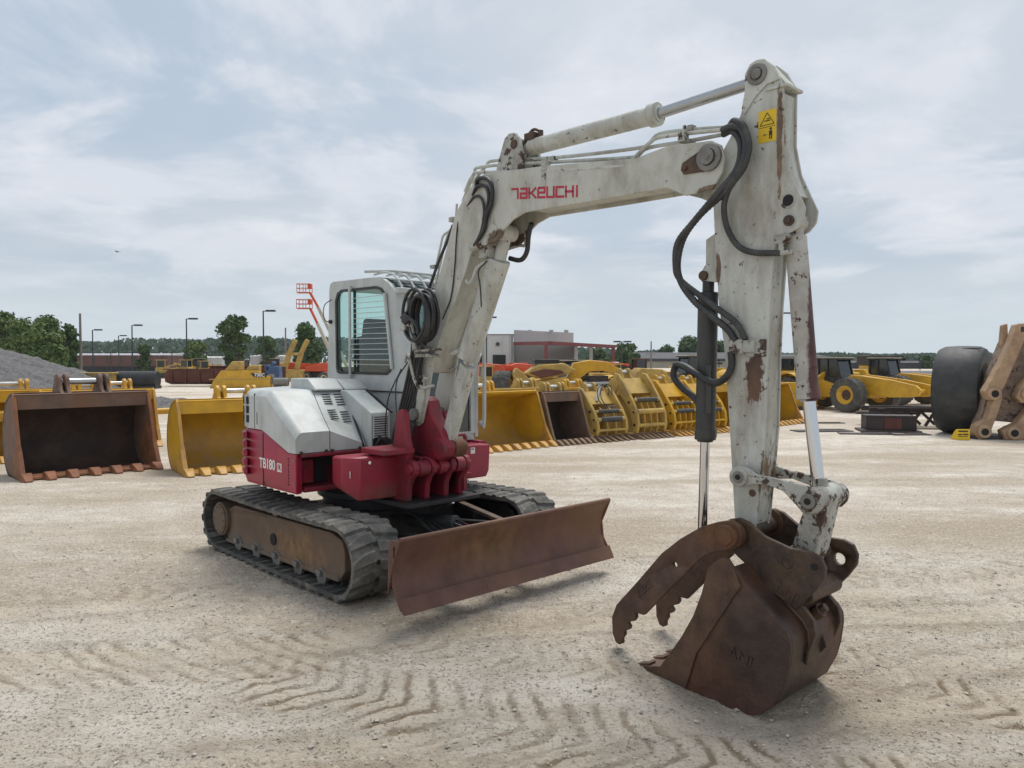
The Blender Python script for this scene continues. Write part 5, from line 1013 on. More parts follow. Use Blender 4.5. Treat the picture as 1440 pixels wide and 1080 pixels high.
# big slick tyre, casting, chock, scrap at the right
r_ = empty('mining_tyre', (11.42, 19.6, 0), R(-41), 'huge smooth black tyre standing at the right', 'tyre')
b = MB(); r, w = 1.11, 1.06
b.lathe([(r * .55, -w * .36), (r * .62, -w * .46), (r * .80, -w * .50), (r * .93, -w * .47), (r * .985, -w * .36), (r, -w * .1), (r, w * .1), (r * .985, w * .36), (r * .93, w * .47), (r * .80, w * .50), (r * .62, w * .46), (r * .55, w * .36), (r * .60, 0)], (0, 0, r), (1, 0, 0), 72); ty = b.build('tyre', 'slick', r_)
b = MB(); [b.box((.26, r * math.sin(R(a)) * 1.0, r + r * math.cos(R(a)) * 1.0), (.42, .02, .016), Matrix.Rotation(-R(a), 3, 'X')) for a in (-20, 33, 62, 128, 160)]; b.build('groove', 'vent', ty)
r_ = empty('linkage_casting', (11.0, 18.3, 0), R(-8), 'tan coloured steel linkage with big pin bosses leaning by the black tyre', 'steel casting')
def lc_(px, py): return ((px - 1373) / 1088 * 18.3, 1.885 - (py - 505) / 1088 * 18.3)
b = MB(); b.prism([lc_(*p) for p in ((1378, 600), (1386, 560), (1398, 520), (1412, 480), (1450, 478), (1462, 520), (1465, 600), (1440, 596), (1400, 592))], .10, .5); bd = b.build('body_plate', 'spot', r_, bevel=.03)
for (P_, yy, bosses) in ((((1418, 457), (1431, 455), (1433, 466), (1424, 490), (1405, 540), (1394, 562), (1383, 562), (1378, 550), (1386, 536), (1400, 508), (1411, 480)), -.22, ((1390, 553), )),
                         (((1383, 588), (1390, 560), (1402, 556), (1396, 580), (1385, 612), (1372, 618), (1365, 608), (1368, 597)), -.22, ((1378, 606), )),
                         (((1480, 470), (1484, 480), (1462, 520), (1440, 560), (1424, 566), (1417, 558), (1422, 543), (1440, 520), (1460, 480)), -.30, ((1431, 553), )),
                         (((1418, 594), (1432, 575), (1450, 540), (1464, 520), (1470, 560), (1450, 600), (1424, 618), (1404, 617), (1400, 604)), -.30, ((1414, 607), ))):
    b = MB(); b.prism([lc_(*p) for p in P_], yy, yy + .3)
    for c in bosses: x_, z_ = lc_(*c); b.cyl((x_, yy - .06, z_), (x_, yy + .34, z_), .155, n=26)
    ln = b.build('link_arm', 'tan', r_, bevel=.025, seg=3)
    for c in bosses: x_, z_ = lc_(*c); b = MB(); b.cyl((x_ + .0, yy - .063, z_), (x_, yy - .03, z_), .085, n=22); b.build('pin_bore', 'vent', ln)
b = MB(); x_, z_ = lc_(1428, 464); b.cyl((x_ - .1, -.1, z_), (x_ + 1.0, .0, z_ + .02), .14, n=24); b.build('upper_pin', 'grating', r_, bevel=.01)
b = MB(); x_, z_ = lc_(1425, 474); b.cyl((x_, -.1, z_), (x_ + .8, 0, z_ - .05), .05, n=18); b.build('lower_pin', 'tan', r_, bevel=.01)
b = MB(); x_, z_ = lc_(1412, 462); b.prism([(x_ - .05, z_ + .08), (x_ + .06, z_ + .12), (x_ + .08, z_ - .2), (x_ - .0, z_ - .5), (x_ - .08, z_ - .4)], .14, .3); b.build('rear_link', 'tan', r_, bevel=.02)
b = MB(); b.b2((-.1, -.2, 0), (1.6, .6, .08)); b.build('ground_plank', 'grating', r_)
r_ = empty('wheel_chock', (10.50, 17.95, 0), R(-6), 'small yellow wedge with dark writing on the ground before the black tyre', 'wheel chock')
b = MB(); b.prism([(-.0, 0), (.0, .26), (.10, .22), (.34, 0)], -.15, .15, 'yz'); wc = b.build('wedge', 'yellowdecal', r_, bevel=.01)
for k, t in enumerate(('TYRE', 'CHOCK')): pass
b = MB(); b.b2((-.11, -.004, .19), (.10, .0, .225)); b.b2((-.12, -.004, .115), (-.03, .0, .145)); b.b2((-.015, -.004, .12), (.11, .0, .15)); b.b2((-.11, -.004, .08), (.09, .0, .095)); b.build('print', 'blackdecal', wc)
r_ = empty('steel_crate', (9.20, 20.05, 0), R(-14), 'low dark steel crate lying on the gravel in front of the loader wheels', 'steel crate')
b = MB(); b.b2((0, 0, .05), (1.20, .7, .42)); b.b2((-.02, -.015, .38), (1.22, .0, .43)); b.b2((.40, -.015, .05), (.43, .0, .4)); b.b2((.86, -.02, .05), (.90, .0, .4)); b.b2((-.15, -.15, .0), (1.3, .75, .05)); bd = b.build('box', 'grating', r_, bevel=.01)
b = MB(); b.b2((.44, -.008, .08), (.85, .0, .36)); b.build('rusty_panel', 'maroon', bd)
r_ = empty('trailer_chassis', (9.9, 21.4, 0), R(-10), 'black folded steel chassis with ribs lying between crate and big tyre', 'chassis')
b = MB()
for k in range(2): b.b2((0, k * .8, .42), (2.6, k * .8 + .08, .55))
b.b2((-.1, .9, .30), (1.6, 1.1, .36)); b.bar((.2, -.1, .50), (2.0, .9, .44), .10, .06); b.bar((.9, 1.0, .5), (2.3, -.1, .40), .08, .06); b.build('rail', 'grating', r_, bevel=.006)
for k in range(6):
    b = MB(); b.bar((.3 + .38 * k, 0, .05), (.6 + .36 * k, 0, .45), .06, .07); b.build('brace', 'grating', r_)
    b = MB(); b.bar((.75 + .38 * k, .6, .05), (.4 + .36 * k, .6, .45), .06, .07); b.build('brace', 'grating', r_)
b = MB(); b.b2((1.0, -.5, .0), (2.6, -.42, .06)); b.build('foot_bar', 'cream', r_)
for k, (lab, x, y, a, w_, d_) in enumerate((('dark steel grating sheet flat on the gravel left of the crate', 8.1, 20.2, 5, 1.5, .5), ('thin dark steel sheet on the gravel before the crate', 8.9, 19.4, -8, 1.3, .35), ('thin dark steel sheet on the gravel nearest the black tyre', 9.9, 19.2, 3, .95, .3), ('long thin dark bar on the gravel behind the sheets', 8.6, 22.6, 2, 2.3, .1))):
    b = MB(); b.box((0, 0, .015), (w_, d_, .02)); b.box((w_ * .2, d_ * .3, .03), (w_ * .5, d_ * .6, .015)); o = b.build('steel_sheet', 'grating', None, bevel=.003); o.location = (x, y, 0); o.rotation_euler = (0, 0, R(a)); tag(o, lab, 'steel sheet', 'scrap steel on the gravel')

# left middle distance
r_ = empty('plastic_tank', (-23.8, 49.4, 0), R(4), 'black drum shaped tank lying beyond the brown bucket', 'tank')
b = MB(); b.cyl((-1.4, 0, .56), (1.15, 0, .56), .56, n=30); [b.cyl((x_, 0, .56), (x_ + .08, 0, .56), .585, n=30) for x_ in (-1.0, -.2, .6)]; b.b2((-1.5, -.5, .0), (1.2, .5, .2)); b.build('drum', 'black', r_, bevel=.02)
r_ = empty('yellow_rack', (-26.2, 48.0, 0), 0, 'yellow stepped steel rack beyond the brown bucket', 'steel rack')
b = MB(); b.b2((-1.6, 0, .98), (1.4, .8, 1.06)); b.b2((.1, 0, 0), (.9, .7, .35)); b.b2((.0, .05, .4), (1.0, .7, .65)); b.b2((-.2, .1, .7), (1.2, .6, .95)); b.b2((-1.5, .1, 0), (-1.4, .7, 1.0)); b.b2((1.2, .1, 0), (1.3, .7, 1.0)); b.build('rack', 'yeltan', r_, bevel=.02)
def trough(label, x, y, deg, l, h, m):
    r_ = empty('conveyor_frame', (x, y, 0), R(deg), label, 'conveyor frame', 'maroon conveyor frames')
    b = MB(); sec = lambda t: [(t, 0, .25 + .1 * abs(t / l - .5)), (t, -.15, h * (1 if 0 < t < l else .75)), (t, .1, h * (1 if 0 < t < l else .75)), (t, .35, .45), (t, .9, .3), (t, 1.1, h), (t, 1.2, h), (t, 1.1, .1)]
    b.loft([sec(t) for t in (0, .25, l * .3, l * .7, l - .3, l)]); b.build('trough', m, r_, bevel=.02)
    b = MB(); b.b2((-.05, -.2, h), (l, -.1, h + .07)); b.build('top_rail', m, r_)
    for k in range(5): b = MB(); b.b2((l * (.1 + .2 * k), -.2, .2), (l * (.1 + .2 * k) + .1, -.08, h)); b.build('rib', m, r_)
trough('long maroon trough lying beyond the yellow bucket, its dark end at the left', -24.0, 53.5, 4, 4.6, 1.15, 'maroon'); trough('upper maroon trough lying behind the yellow truck part', -21.5, 54.6, 3, 5.2, 1.35, 'maroon')
r_ = empty('truck_body_part', (-19.4, 49.8, 0), R(2), 'yellow slanted truck side with a black number plate reading 730C', 'truck part')
b = MB(); b.prism([(-.1, .0), (.2, .55), (.65, 1.15), (3.0, 1.15), (3.05, .8), (3.8, .8), (3.8, .0)], 0, .8); b.build('side_panel', 'yel', r_, bevel=.03)
b = MB(); b.b2((-.1, -.02, .55), (3.7, .0, .62)); b.build('panel_fold', 'yeltan', r_)
b = MB(); b.prism([(2.55, .98), (2.75, .72), (3.55, .72), (3.62, .98)], -.03, .0); pl = b.build('number_plate', 'black', r_)
text('plate_lettering', '730C', .30, basis((3.12, -.035, .85), (1, 0, 0), (0, 0, 1)), 'whiteletter', pl, .004, .008, 1.0)
b = MB(); b.prism([(.8, 1.15), (1.3, 1.75), (1.9, 1.75), (1.9, 1.15)], .2, .9); b.build('fender', 'yeltan', r_, bevel=.06)
b = MB(); b.prism([(2.1, 1.15), (2.4, 1.5), (3.0, 1.5), (3.0, 1.15)], .2, .9); b.build('step', 'yeltan', r_, bevel=.06)
b = MB(); b.b2((3.6, .1, .3), (3.9, .6, .9)); b.cyl((4.0, .2, .4), (4.9, .2, .4), .28); b.cyl((4.0, .2, .4), (4.9, .2, .4), .2); b.build('axle', 'steel', r_)
r_ = empty('blue_engine', (-16.3, 52.5, 0), 0, 'small blue engine standing on the yellow truck part', 'engine')
b = MB(); b.b2((-.4, 0, 0), (.5, .7, 1.4)); b.cyl((0, .3, 1.4), (.1, .3, 1.7), .15); b.b2((-.5, 0, 1.1), (-.2, .5, 1.5)); b.build('block', 'blue', r_, bevel=.05) 
r_ = empty('upright_linkage', (-18.6, 65.0, 0), 0, 'pair of upright slanted yellow lift arms left of the orange lifts', 'lift arms')
for k, o_ in enumerate((0, 1.0)):
    b = MB(); b.bar((-.6 + o_, 0, .6), (-.1 + o_, 0, 2.4), .3, .42); b.bar((-.1 + o_, 0, 2.4), (.45 + o_, 0, 3.5), .3, .36); b.build('arm', 'yeltan', r_, bevel=.04)
b = MB(); b.cyl((-.2, 0, 2.3), (.9, 0, 2.3), .12); b.build('cross_tube', 'yeltan', r_)
b = MB(); b.b2((-1.1, -.4, 0), (1.1, .8, 1.0)); b.build('base', 'yeltan', r_, bevel=.05)
# ------------------------------------------------------------------ background: buildings, poles, fence, trees
M['wall'] = mat('pale_metal_siding', (.50, .50, .49), .6, var=.04, dirt=(.40, .38, .36), damt=.3, ds=.2)
M['wallpink'] = mat('pinkish_siding', (.46, .43, .43), .65, var=.04, dirt=(.36, .32, .32), damt=.3, ds=.2)
M['redtrim'] = mat('red_trim', (.17, .03, .032), .5)
M['blockgrey'] = mat('grey_block_wall', (.26, .25, .24), .8, var=.06)  # plain grey, darker than the siding, for the wall behind the open bay
M['brick'] = mat('brown_siding', (.13, .062, .05), .8, var=.1)
M['navy'] = mat('navy_screen', (.028, .032, .042), .8)
M['pole'] = mat('dark_pole', (.030, .032, .035), .5)
M['wood'] = mat('weathered_wood_pole', (.20, .18, .16), .85)
M['roofdark'] = mat('dark_roof', (.040, .042, .050), .7)
M['concrete'] = mat('concrete_blocks', (.38, .38, .40), .85)
M['gravelpile'] = mat('grey_gravel', (.135, .13, .13), .95, var=.45, vs=9, dirt=(.07, .068, .07), damt=.9, ds=3.0, chips=(.30, .29, .28), cth=.62, cs=11, bump=1.0, bs=9)
def D(px, d): return sx(px, d)
# white building with red canopy
d = 118; r_ = empty('workshop_building', (D(720, d), d, 0), 0, 'white metal workshop with a pale pink upper wall and an open bay with red canopy', 'building')
x0 = lambda px: D(px, d) - D(720, d)
H_ = lambda py, dd=d: sz(py, dd)
b = MB(); b.b2((x0(640), 0, 0), (x0(722), 20, H_(471))); w1 = b.build('wall', 'wall', r_)
b = MB(); b.b2((x0(640), -.1, H_(471)), (x0(722.5), 20, H_(470))); b.build('roof', 'roofdark', r_)
b = MB(); b.b2((x0(693), -.12, 0), (x0(711), 0, H_(499))); b.build('bay_door', 'vent', w1)
b = MB(); b.b2((x0(672), -.12, 0), (x0(683), 0, H_(499))); b.build('bay_door', 'vent', w1)
b = MB(); b.b2((x0(719.5), -.2, 0), (x0(720.2), 0, H_(472))); b.build('downpipe', 'roofdark', w1)
b = MB(); b.cyl((x0(700), -.5, H_(484)), (x0(700), 0, H_(484)), .3, n=14); b.build('wall_lamp', 'pole', w1)
for px in (646, 660, 684, 706, 716): b = MB(); b.b2((x0(px), -.05, 0), (x0(px) + .12, 0, H_(472))); b.build('panel_seam', 'wallpink', w1)
b = MB(); b.loft([[(x0(723), 3, 0), (x0(723), 3, H_(463)), (x0(723), 28, H_(463)), (x0(723), 28, 0)], [(x0(813), 9, 0), (x0(813), 9, H_(468, d + 9)), (x0(813), 28, H_(468, d + 9)), (x0(813), 28, 0)]]); w2 = b.build('upper_wall', 'wallpink', r_)
b = MB(); b.b2((x0(723.5), 2.6, 0), (x0(812), 2.9, H_(484))); b.build('bay_wall', 'blockgrey', r_)
for px in (746, 778, 800): b = MB(); b.cyl((x0(px), 6, H_(466)), (x0(px), 6, H_(462)), .35, n=12); b.build('roof_vent', 'wallpink', w2)
b = MB(); yc = -12
b.loft([[(x0(723) , -1, H_(482)), (x0(723), -1, H_(484)), (x0(770), yc, H_(484.0, d + yc)), (x0(770), yc, H_(480.5, d + yc))], [(x0(865), 5, H_(486, d + 5)), (x0(865), 5, H_(488.5, d + 5)), (x0(866), -2, H_(488.5, d - 2)), (x0(866), -2, H_(485.5, d - 2))]])
b.build('canopy', 'redtrim', r_)
b = MB(); b.bar((x0(723), -1, H_(483.5)), (x0(768), yc, H_(482.5, d + yc)), .3, .5); b.bar((x0(768), yc, H_(482.5, d + yc)), (x0(862), -2, H_(487.5, d - 2)), .3, .5); b.build('canopy_fascia', 'redtrim', r_)
for px, y_, dd, m in ((768, yc, d + yc, 'redtrim'), (810, -5, d - 5, 'wall'), (831, -3, d - 3, 'wall'), (862, -2, d - 2, 'redtrim')):
    b = MB(); b.b2((D(px, dd) - D(720, d) - .25, y_ - .2, 0), (D(px, dd) - D(720, d) + .25, y_ + .2, H_(485, dd))); b.build('canopy_post', m, r_)
# low buildings
def building(name, label, px0, px1, ptop, d, depth, wall, roof, rh=.6, over=.3, cat='building'):
    r_ = empty(name, (D(px0, d), d, 0), 0, label, cat)
    w_ = D(px1, d) - D(px0, d); h = sz(ptop, d)
    b = MB(); b.b2((0, 0, 0), (w_, depth, h - rh)); w1 = b.build('wall', wall, r_)
    b = MB(); b.prism([(-over, h - rh), (-over, h - rh * .7), (depth * .5, h), (depth + over, h - rh * .7), (depth + over, h - rh)], -over, w_ + over, 'yz'); b.build('roof', roof, r_)
    return r_, w_, h - rh, w1
r_, w_, h_, w1 = building('long_shed', 'long low brown shed behind the left fence', 60, 236, 496.5, 150, 18, 'brick', 'concrete', .5)
for k in range(9): b = MB(); b.b2((2 + k * w_ / 9.2, -.08, 1.0), (2.2 + k * w_ / 9.2, 0, h_)); b.build('panel_seam', 'roofdark', w1)
building('white_trailer', 'pale grey trailer shed behind the mid left trees', 352, 402, 499, 120, 6, 'wall', 'wall', .3, .05)
building('white_trailer', 'small white trailer roof behind the left wrecks', 282, 312, 501, 118, 6, 'wall', 'wall', .3, .05)
r_, w_, h_, w1 = building('long_building', 'long cream building with a dark roof behind the arm', 893, 1075, 495, 165, 22, 'cream', 'roofdark', 2.0, 1.0)
for k in range(8): b = MB(); b.b2((8 + k * 3.0, -.1, .8), (9.6 + k * 3.0, 0, h_ - .3)); b.build('window', 'vent', w1)
building('dark_building', 'dark flat building between arm and bucket cylinder', 1078, 1168, 498, 170, 20, 'roofdark', 'roofdark', .8, .2)
building('dark_building', 'dark long roofed sheds right of the bucket cylinder', 1150, 1330, 507.5, 150, 12, 'roofdark', 'roofdark', .5, .2)
r_, w_, h_, w1 = building('white_tent', 'white tent roofs under the right end of the canopy', 812, 872, 509, 98, 6, 'cream', 'wall', .9, .2)
# concrete block walls, right
for k in range(5):
    b = MB(); b.b2((0, 0, 0), (1.75, .8, .62)); b.b2((0, .02, .63), (1.75, .78, 1.22)); o = b.build('concrete_block_wall', 'concrete', None, bevel=.03); o.location = (22.5 + k * 1.8, 44 + .15 * k, 0)
    tag(o, 'grey stacked concrete block wall behind the loaders beside the big tyre', 'block wall', 'concrete block walls')
# fences
def fence(label, x0, y0, x1, y1, h, step, mesh=True):
    r_ = empty('chain_link_fence', (x0, y0, 0), 0, label, 'fence')
    v = V((x1 - x0, y1 - y0, 0)); n = max(2, int(v.length / step))
    for k in range(n + 1): b = MB(); p = v * k / n; b.cyl(p, p + V((0, 0, h)), .05, n=6); b.build('post', 'pole', r_)
    b = MB(); b.bar((0, 0, h - .05), v + V((0, 0, h - .05)), .05, .05); b.build('top_rail', 'pole', r_)
    b = MB(); n2 = int(v.length / .9)
    for k in range(n2): p = v * k / n2; b.bar(p + V((0, 0, .1)), p + V((0, 0, h - .1)), .012, .012)
    for k in range(7): b.bar((0, 0, .3 + k * h / 8), v + V((0, 0, .3 + k * h / 8)), .012, .012)
    o = b.build('wire_mesh', 'pole', r_)
    return r_
fence('black wire fence running behind the machines on the left', D(115, 92), 92, D(480, 82), 82, 2.7, 4.0)
fence('dark rail fence far back on the right', D(1225, 92), 92, D(1500, 92), 92, 1.75, 5.0)
b = MB(); b.b2((0, 0, 0), (D(222, 96) - D(100, 96), .06, .95)); o = b.build('privacy_screen', 'navy'); o.location = (D(100, 96), 96, 0.05); tag(o, 'dark navy screen along the foot of the left fence', 'fence screen')
# lamp posts
def lamp(label, px, ptop, d, twin=False):
    h = sz(ptop, d); r_ = empty('lamp_post', (D(px, d), d, 0), 0, label, 'lamp post', 'lamp posts round the yard')
    b = MB(); b.cyl((0, 0, 0), (0, 0, h), .09, .07, n=8); b.build('pole', 'pole', r_)
    b = MB(); b.bar((-.05, 0, h), (.5, 0, h + .05), .08, .08); b.box((.75, 0, h + .05), (.9, .4, .18)); 
    if twin: b.box((-.55, 0, h + .05), (.9, .4, .18))
    b.build('lamp_head', 'pole', r_)
for a in (('tallest left lamp post, in front of the trees left of the cab', 371, 438, 78), ('lamp post left of the tall round tree', 263, 449, 84), ('lamp post over the left fence, third from the cab', 186.5, 458, 92), ('short far lamp post between its two taller neighbours', 167.5, 472.5, 118), ('leftmost lamp post beside the wooden pole', 131, 464.5, 100)): lamp(*a)
lamp('lamp post at the right end of the red canopy', 874, 481, 96, True); lamp('thin lamp post in front of the white workshop', 684, 447, 90); lamp('far lamp post seen between arm and bucket cylinder', 1098, 441, 100, True)
for lab, px, pt, d, m in (('tall weathered wooden pole between the left trees and the lamp posts', 114, 441, 88, 'wood'), ('thin pole just left of the tree behind the cab', 402, 461, 130, 'wood'), ('thin pole in the gap between the right trees', 915.5, 480, 140, 'wood')):
    h = sz(pt, d); r_ = empty('utility_pole', (D(px, d), d, 0), 0, lab, 'utility pole', 'utility poles')
    b = MB(); b.cyl((0, 0, 0), (0, 0, h), .17, .12, n=10); b.build('pole', m, r_)
    b = MB(); b.bar((-.9, 0, h * .55), (.9, 0, h * .55), .1, .1); b.build('crossarm', m, r_)
# --- gravel heap
def heap(name, label, cx, cy, rx, ry, h, m, n=56, seed=3):
    b = MB(); bm = b.bm; g = []
    for i in range(n + 1):
        row = []
        for j in range(n + 1):
            u, v = i / n * 2 - 1, j / n * 2 - 1; rr = math.sqrt(u * u + v * v)
            z = max(0, 1 - rr) ** .85 * h; z = min(z, h * .86 + .02 * z)
            nn = noise.fractal(V((u * 5 + seed, v * 5, 0)), 1, 2, 5) * .16 * min(1, z * 2) + noise.noise(V((u * 26, v * 26, seed))) * .16 * min(1, z * 3)
            row.append(bm.verts.new((cx + u * rx, cy + v * ry, z + nn - (.25 if rr >= 1 else .02))))
        g.append(row)
    for i in range(n):
        for j in range(n): bm.faces.new((g[i][j], g[i + 1][j], g[i + 1][j + 1], g[i][j + 1]))
    o = b.build(name, m, None, ang=180); return tag(o, label, 'gravel heap', 'gravel heaps')
heap('gravel_heap', 'big grey gravel heap at the left edge behind the buckets', -34.0, 46, 10, 10, 3.45, 'gravelpile', 110)
heap('gravel_heap', 'low grey gravel patch between brown and yellow bucket', -14.5, 30, 3.4, 3, .5, 'gravelpile', 30, 9)
# --- trees
def leafmat(name, c1, c2):
    m = bpy.data.materials.new(name); m.use_nodes = True; nt = m.node_tree; N = nt.nodes; L = nt.links; b = N['Principled BSDF']; b.inputs['Roughness'].default_value = .7; b.inputs['Specular IOR Level'].default_value = .2
    tc = N.new('ShaderNodeTexCoord'); n = N.new('ShaderNodeTexNoise'); n.inputs['Scale'].default_value = .6; n.inputs['Detail'].default_value = 4; L.new(tc.outputs['Object'], n.inputs[0])
    r = N.new('ShaderNodeMapRange'); r.inputs[1].default_value = .35; r.inputs[2].default_value = .65; L.new(n.outputs[0], r.inputs[0])
    x = N.new('ShaderNodeMix'); x.data_type = 'RGBA'; x.inputs[6].default_value = (*c1, 1); x.inputs[7].default_value = (*c2, 1); L.new(r.outputs[0], x.inputs[0]); L.new(x.outputs[2], b.inputs['Base Color'])
    return m
M['leaf'] = leafmat('tree_leaves', (.065, .115, .034), (.15, .21, .070)); M['leafdark'] = leafmat('dark_tree_leaves', (.045, .082, .030), (.10, .155, .058)); M['leafhaze'] = leafmat('haze_tinted_leaves', (.045, .080, .060), (.085, .13, .085)); M['bark'] = mat('bark', (.09, .07, .05), .9)  # far woods: distance haze is painted in as the leaves' blue tint
def tree(label, px, ptop, d, wpx, m='leaf', lf=.42, n=2600, trunk=.25, seed=1, group='trees beyond the yard', blobs=34):
    rnd = random.Random(seed); h = sz(ptop, d); w = wpx / 1088 * d
    r_ = empty('tree', (D(px, d), d, 0), 0, label, 'tree', group)
    b = MB(); b.tube([(0, 0, 0), (.05 * w, 0, h * .3), (0, .1, h * .6), (.03 * w, 0, h * .85)], lambda i, k: max(.03, h * .022 * (1 - i / (k + 1))), 8, 3)
    for k in range(6):
        a = rnd.uniform(0, 6.28); z0 = h * rnd.uniform(.3, .6); b.tube([(0, 0, z0), (math.cos(a) * w * .2, math.sin(a) * w * .2, z0 + h * .1), (math.cos(a) * w * .38, math.sin(a) * w * .38, z0 + h * .22)], lambda i, k_: max(.02, h * .010 * (1 - i / (k_ + 1))), 6, 2)
    b.build('trunk', 'bark', r_)
    B = []
    for k in range(blobs):
        t = rnd.uniform(trunk, .95); rad = w * .5 * math.sin(math.pi * min(1, max(.12, (t - trunk * .6) / (1.08 - trunk * .6)))) ** .6
        a = rnd.uniform(0, 6.28); q = rnd.uniform(.05, .82) * rad * .9; br = rnd.uniform(.10, .19) * min(w, h)
        B.append((V((math.cos(a) * q, math.sin(a) * q, min(t * h, h - br * .8))), br))
    b = MB(); bm = b.bm
    for k in range(n):
        c, br = B[rnd.randrange(len(B))]
        dr = V((rnd.gauss(0, 1), rnd.gauss(0, 1), rnd.gauss(0, .8))).normalized(); p = c + dr * br * (rnd.uniform(.5, 1.12)) * (1 + .55 * noise.noise(dr * 2.2 + V((seed, c.x, c.z))))
        nrm = (dr + V((rnd.uniform(-.9, .9), rnd.uniform(-.9, .9), rnd.uniform(-.5, 1.0)))).normalized(); u = nrm.orthogonal().normalized(); u = Matrix.Rotation(rnd.uniform(0, 6.28), 3, nrm) @ u; v = nrm.cross(u); s = lf * rnd.uniform(.5, 1.15)
        bm.faces.new([bm.verts.new(p + u * s * a_ + v * s * b_) for a_, b_ in ((-.5, -.2), (.0, -.5), (.5, .1), (.1, .5))])
    b.build('crown', m, r_, smooth=False)
    return r_
T = [('leftmost rounded green tree behind the gravel heap', 2, 441, 82, 52, 'leaf'), ('tallest green tree of the left group', 62, 440, 84, 62, 'leaf'), ('bushy green tree between the two left tall trees', 35, 450, 78, 64, 'leaf'), ('dark green tree right of the left group beside the wooden pole', 98, 455, 88, 36, 'leafdark'), ('low bush under the left group of trees', 78, 470, 80, 50, 'leaf'),
     ('tall tapering tree between the lamp posts left of the cab', 331, 444, 95, 50, 'leafdark'), ('round dark tree touching the cab behind the orange lifts', 432, 455, 90, 52, 'leafdark'), ('low tree behind the tallest left lamp post', 376, 474, 120, 36, 'leafdark'), ('pale green young trees left of the tapering tree', 280, 478, 110, 30, 'leaf'), ('narrow pale tree beside the lamp post left of the tapering tree', 266, 480, 115, 20, 'leaf'), ('dark bush on the left fence near the third lamp post', 203, 486, 96, 26, 'leafdark'),
     ('green tree under the red canopy', 840, 489, 150, 46, 'leafdark'), ('dark tree right of the red canopy', 882, 484, 140, 44, 'leafdark'), ('green tree behind the long cream building, left one', 937, 487, 190, 40, 'leafdark'), ('tall green tree beside the dark thumb cylinder', 968, 474, 180, 44, 'leafdark'), ('green tree hidden by the thumb cylinder and arm', 1003, 480, 185, 40, 'leafdark'),
     ('dark tree behind the loader cabs', 1230, 499, 160, 36, 'leafdark'), ('dark tree behind the right rail fence', 1262, 500, 158, 26, 'leafdark'), ('dark small tree right of the loaders near the tyre', 1302, 501, 150, 22, 'leafdark')]
for i, (lab, px, pt, d, wp, m) in enumerate(T):
    big = wp * (510 - pt)
    tree(lab, px, pt, d, wp, m, lf=.55 if d > 130 else .36, n=int(3200 + big * 2.6), seed=i * 7 + 2, trunk=.12 if pt > 465 else .2)
# far wooded ridge: nobody could count these trees
b = MB(); bm = b.bm; rnd = random.Random(5)
def ridge(x): return 10 + 3.2 * noise.noise(V((x * .006, 1.3, 0))) + 1.8 * noise.noise(V((x * .03, 4, 0))) + 1.0 * noise.noise(V((x * .11, 7, 0)))
for k in range(24000):
    x = rnd.uniform(-420, 60); y = 330 + rnd.uniform(-15, 25); hh = ridge(x); 
    if x > -60: hh *= max(.45, 1 - (x + 60) / 200)
    p = V((x, y, rnd.uniform(.0, 1) ** .6 * hh)); s = rnd.uniform(.7, 1.5); nrm = V((rnd.uniform(-1, 1), -1, rnd.uniform(-.2, 1.2))).normalized(); u = Matrix.Rotation(rnd.uniform(0, 6.28), 3, nrm) @ nrm.orthogonal().normalized(); v = nrm.cross(u)
    bm.faces.new([bm.verts.new(p + u * s * a_ + v * s * b_) for a_, b_ in ((-.6, -.4), (.2, -.6), (.6, .2), (-.1, .6))])
for k in range(18000):
    x = rnd.uniform(60, 500); y = 330 + rnd.uniform(-15, 25); hh = 4 + 2.0 * noise.noise(V((x * .02, 1.3, 0)))
    p = V((x, y, rnd.uniform(.0, 1) ** .6 * hh)); s = rnd.uniform(.7, 1.5); nrm = V((rnd.uniform(-1, 1), -1, rnd.uniform(-.2, 1.2))).normalized(); u = Matrix.Rotation(rnd.uniform(0, 6.28), 3, nrm) @ nrm.orthogonal().normalized(); v = nrm.cross(u)
    bm.faces.new([bm.verts.new(p + u * s * a_ + v * s * b_) for a_, b_ in ((-.6, -.4), (.2, -.6), (.6, .2), (-.1, .6))])
tag(b.build('far_woods', 'leafhaze', None, smooth=False), kind='stuff')
# --- the bird
bd = MB(); bd.tube([(-.12, 0, 0), (-.04, 0, .01), (.05, 0, .012), (.13, 0, .0)], lambda i, n: .008 + .03 * math.sin(math.pi * i / max(1, n - 1)), 8, 4)
bd.loft([[(.06, 0, .02), (-.05, 0, .015), (-.05, 0, .02), (.06, 0, .025)], [(.05, -.16, .07), (-.04, -.15, .065), (-.04, -.15, .07), (.05, -.16, .075)], [(-.02, -.36, .04), (-.05, -.36, .04), (-.05, -.36, .042), (-.02, -.36, .042)]])
bd.loft([[(.06, 0, .02), (-.05, 0, .015), (-.05, 0, .02), (.06, 0, .025)], [(.05, .16, .07), (-.04, .15, .065), (-.04, .15, .07), (.05, .16, .075)], [(-.02, .36, .04), (-.05, .36, .04), (-.05, .36, .042), (-.02, .36, .042)]])
o = bd.build('bird', 'black'); o.location = (sx(167, 50), 50, sz(355, 50)); o.rotation_euler = (R(12), 0, R(70)); tag(o, 'small dark bird gliding in the sky at the left', 'bird')
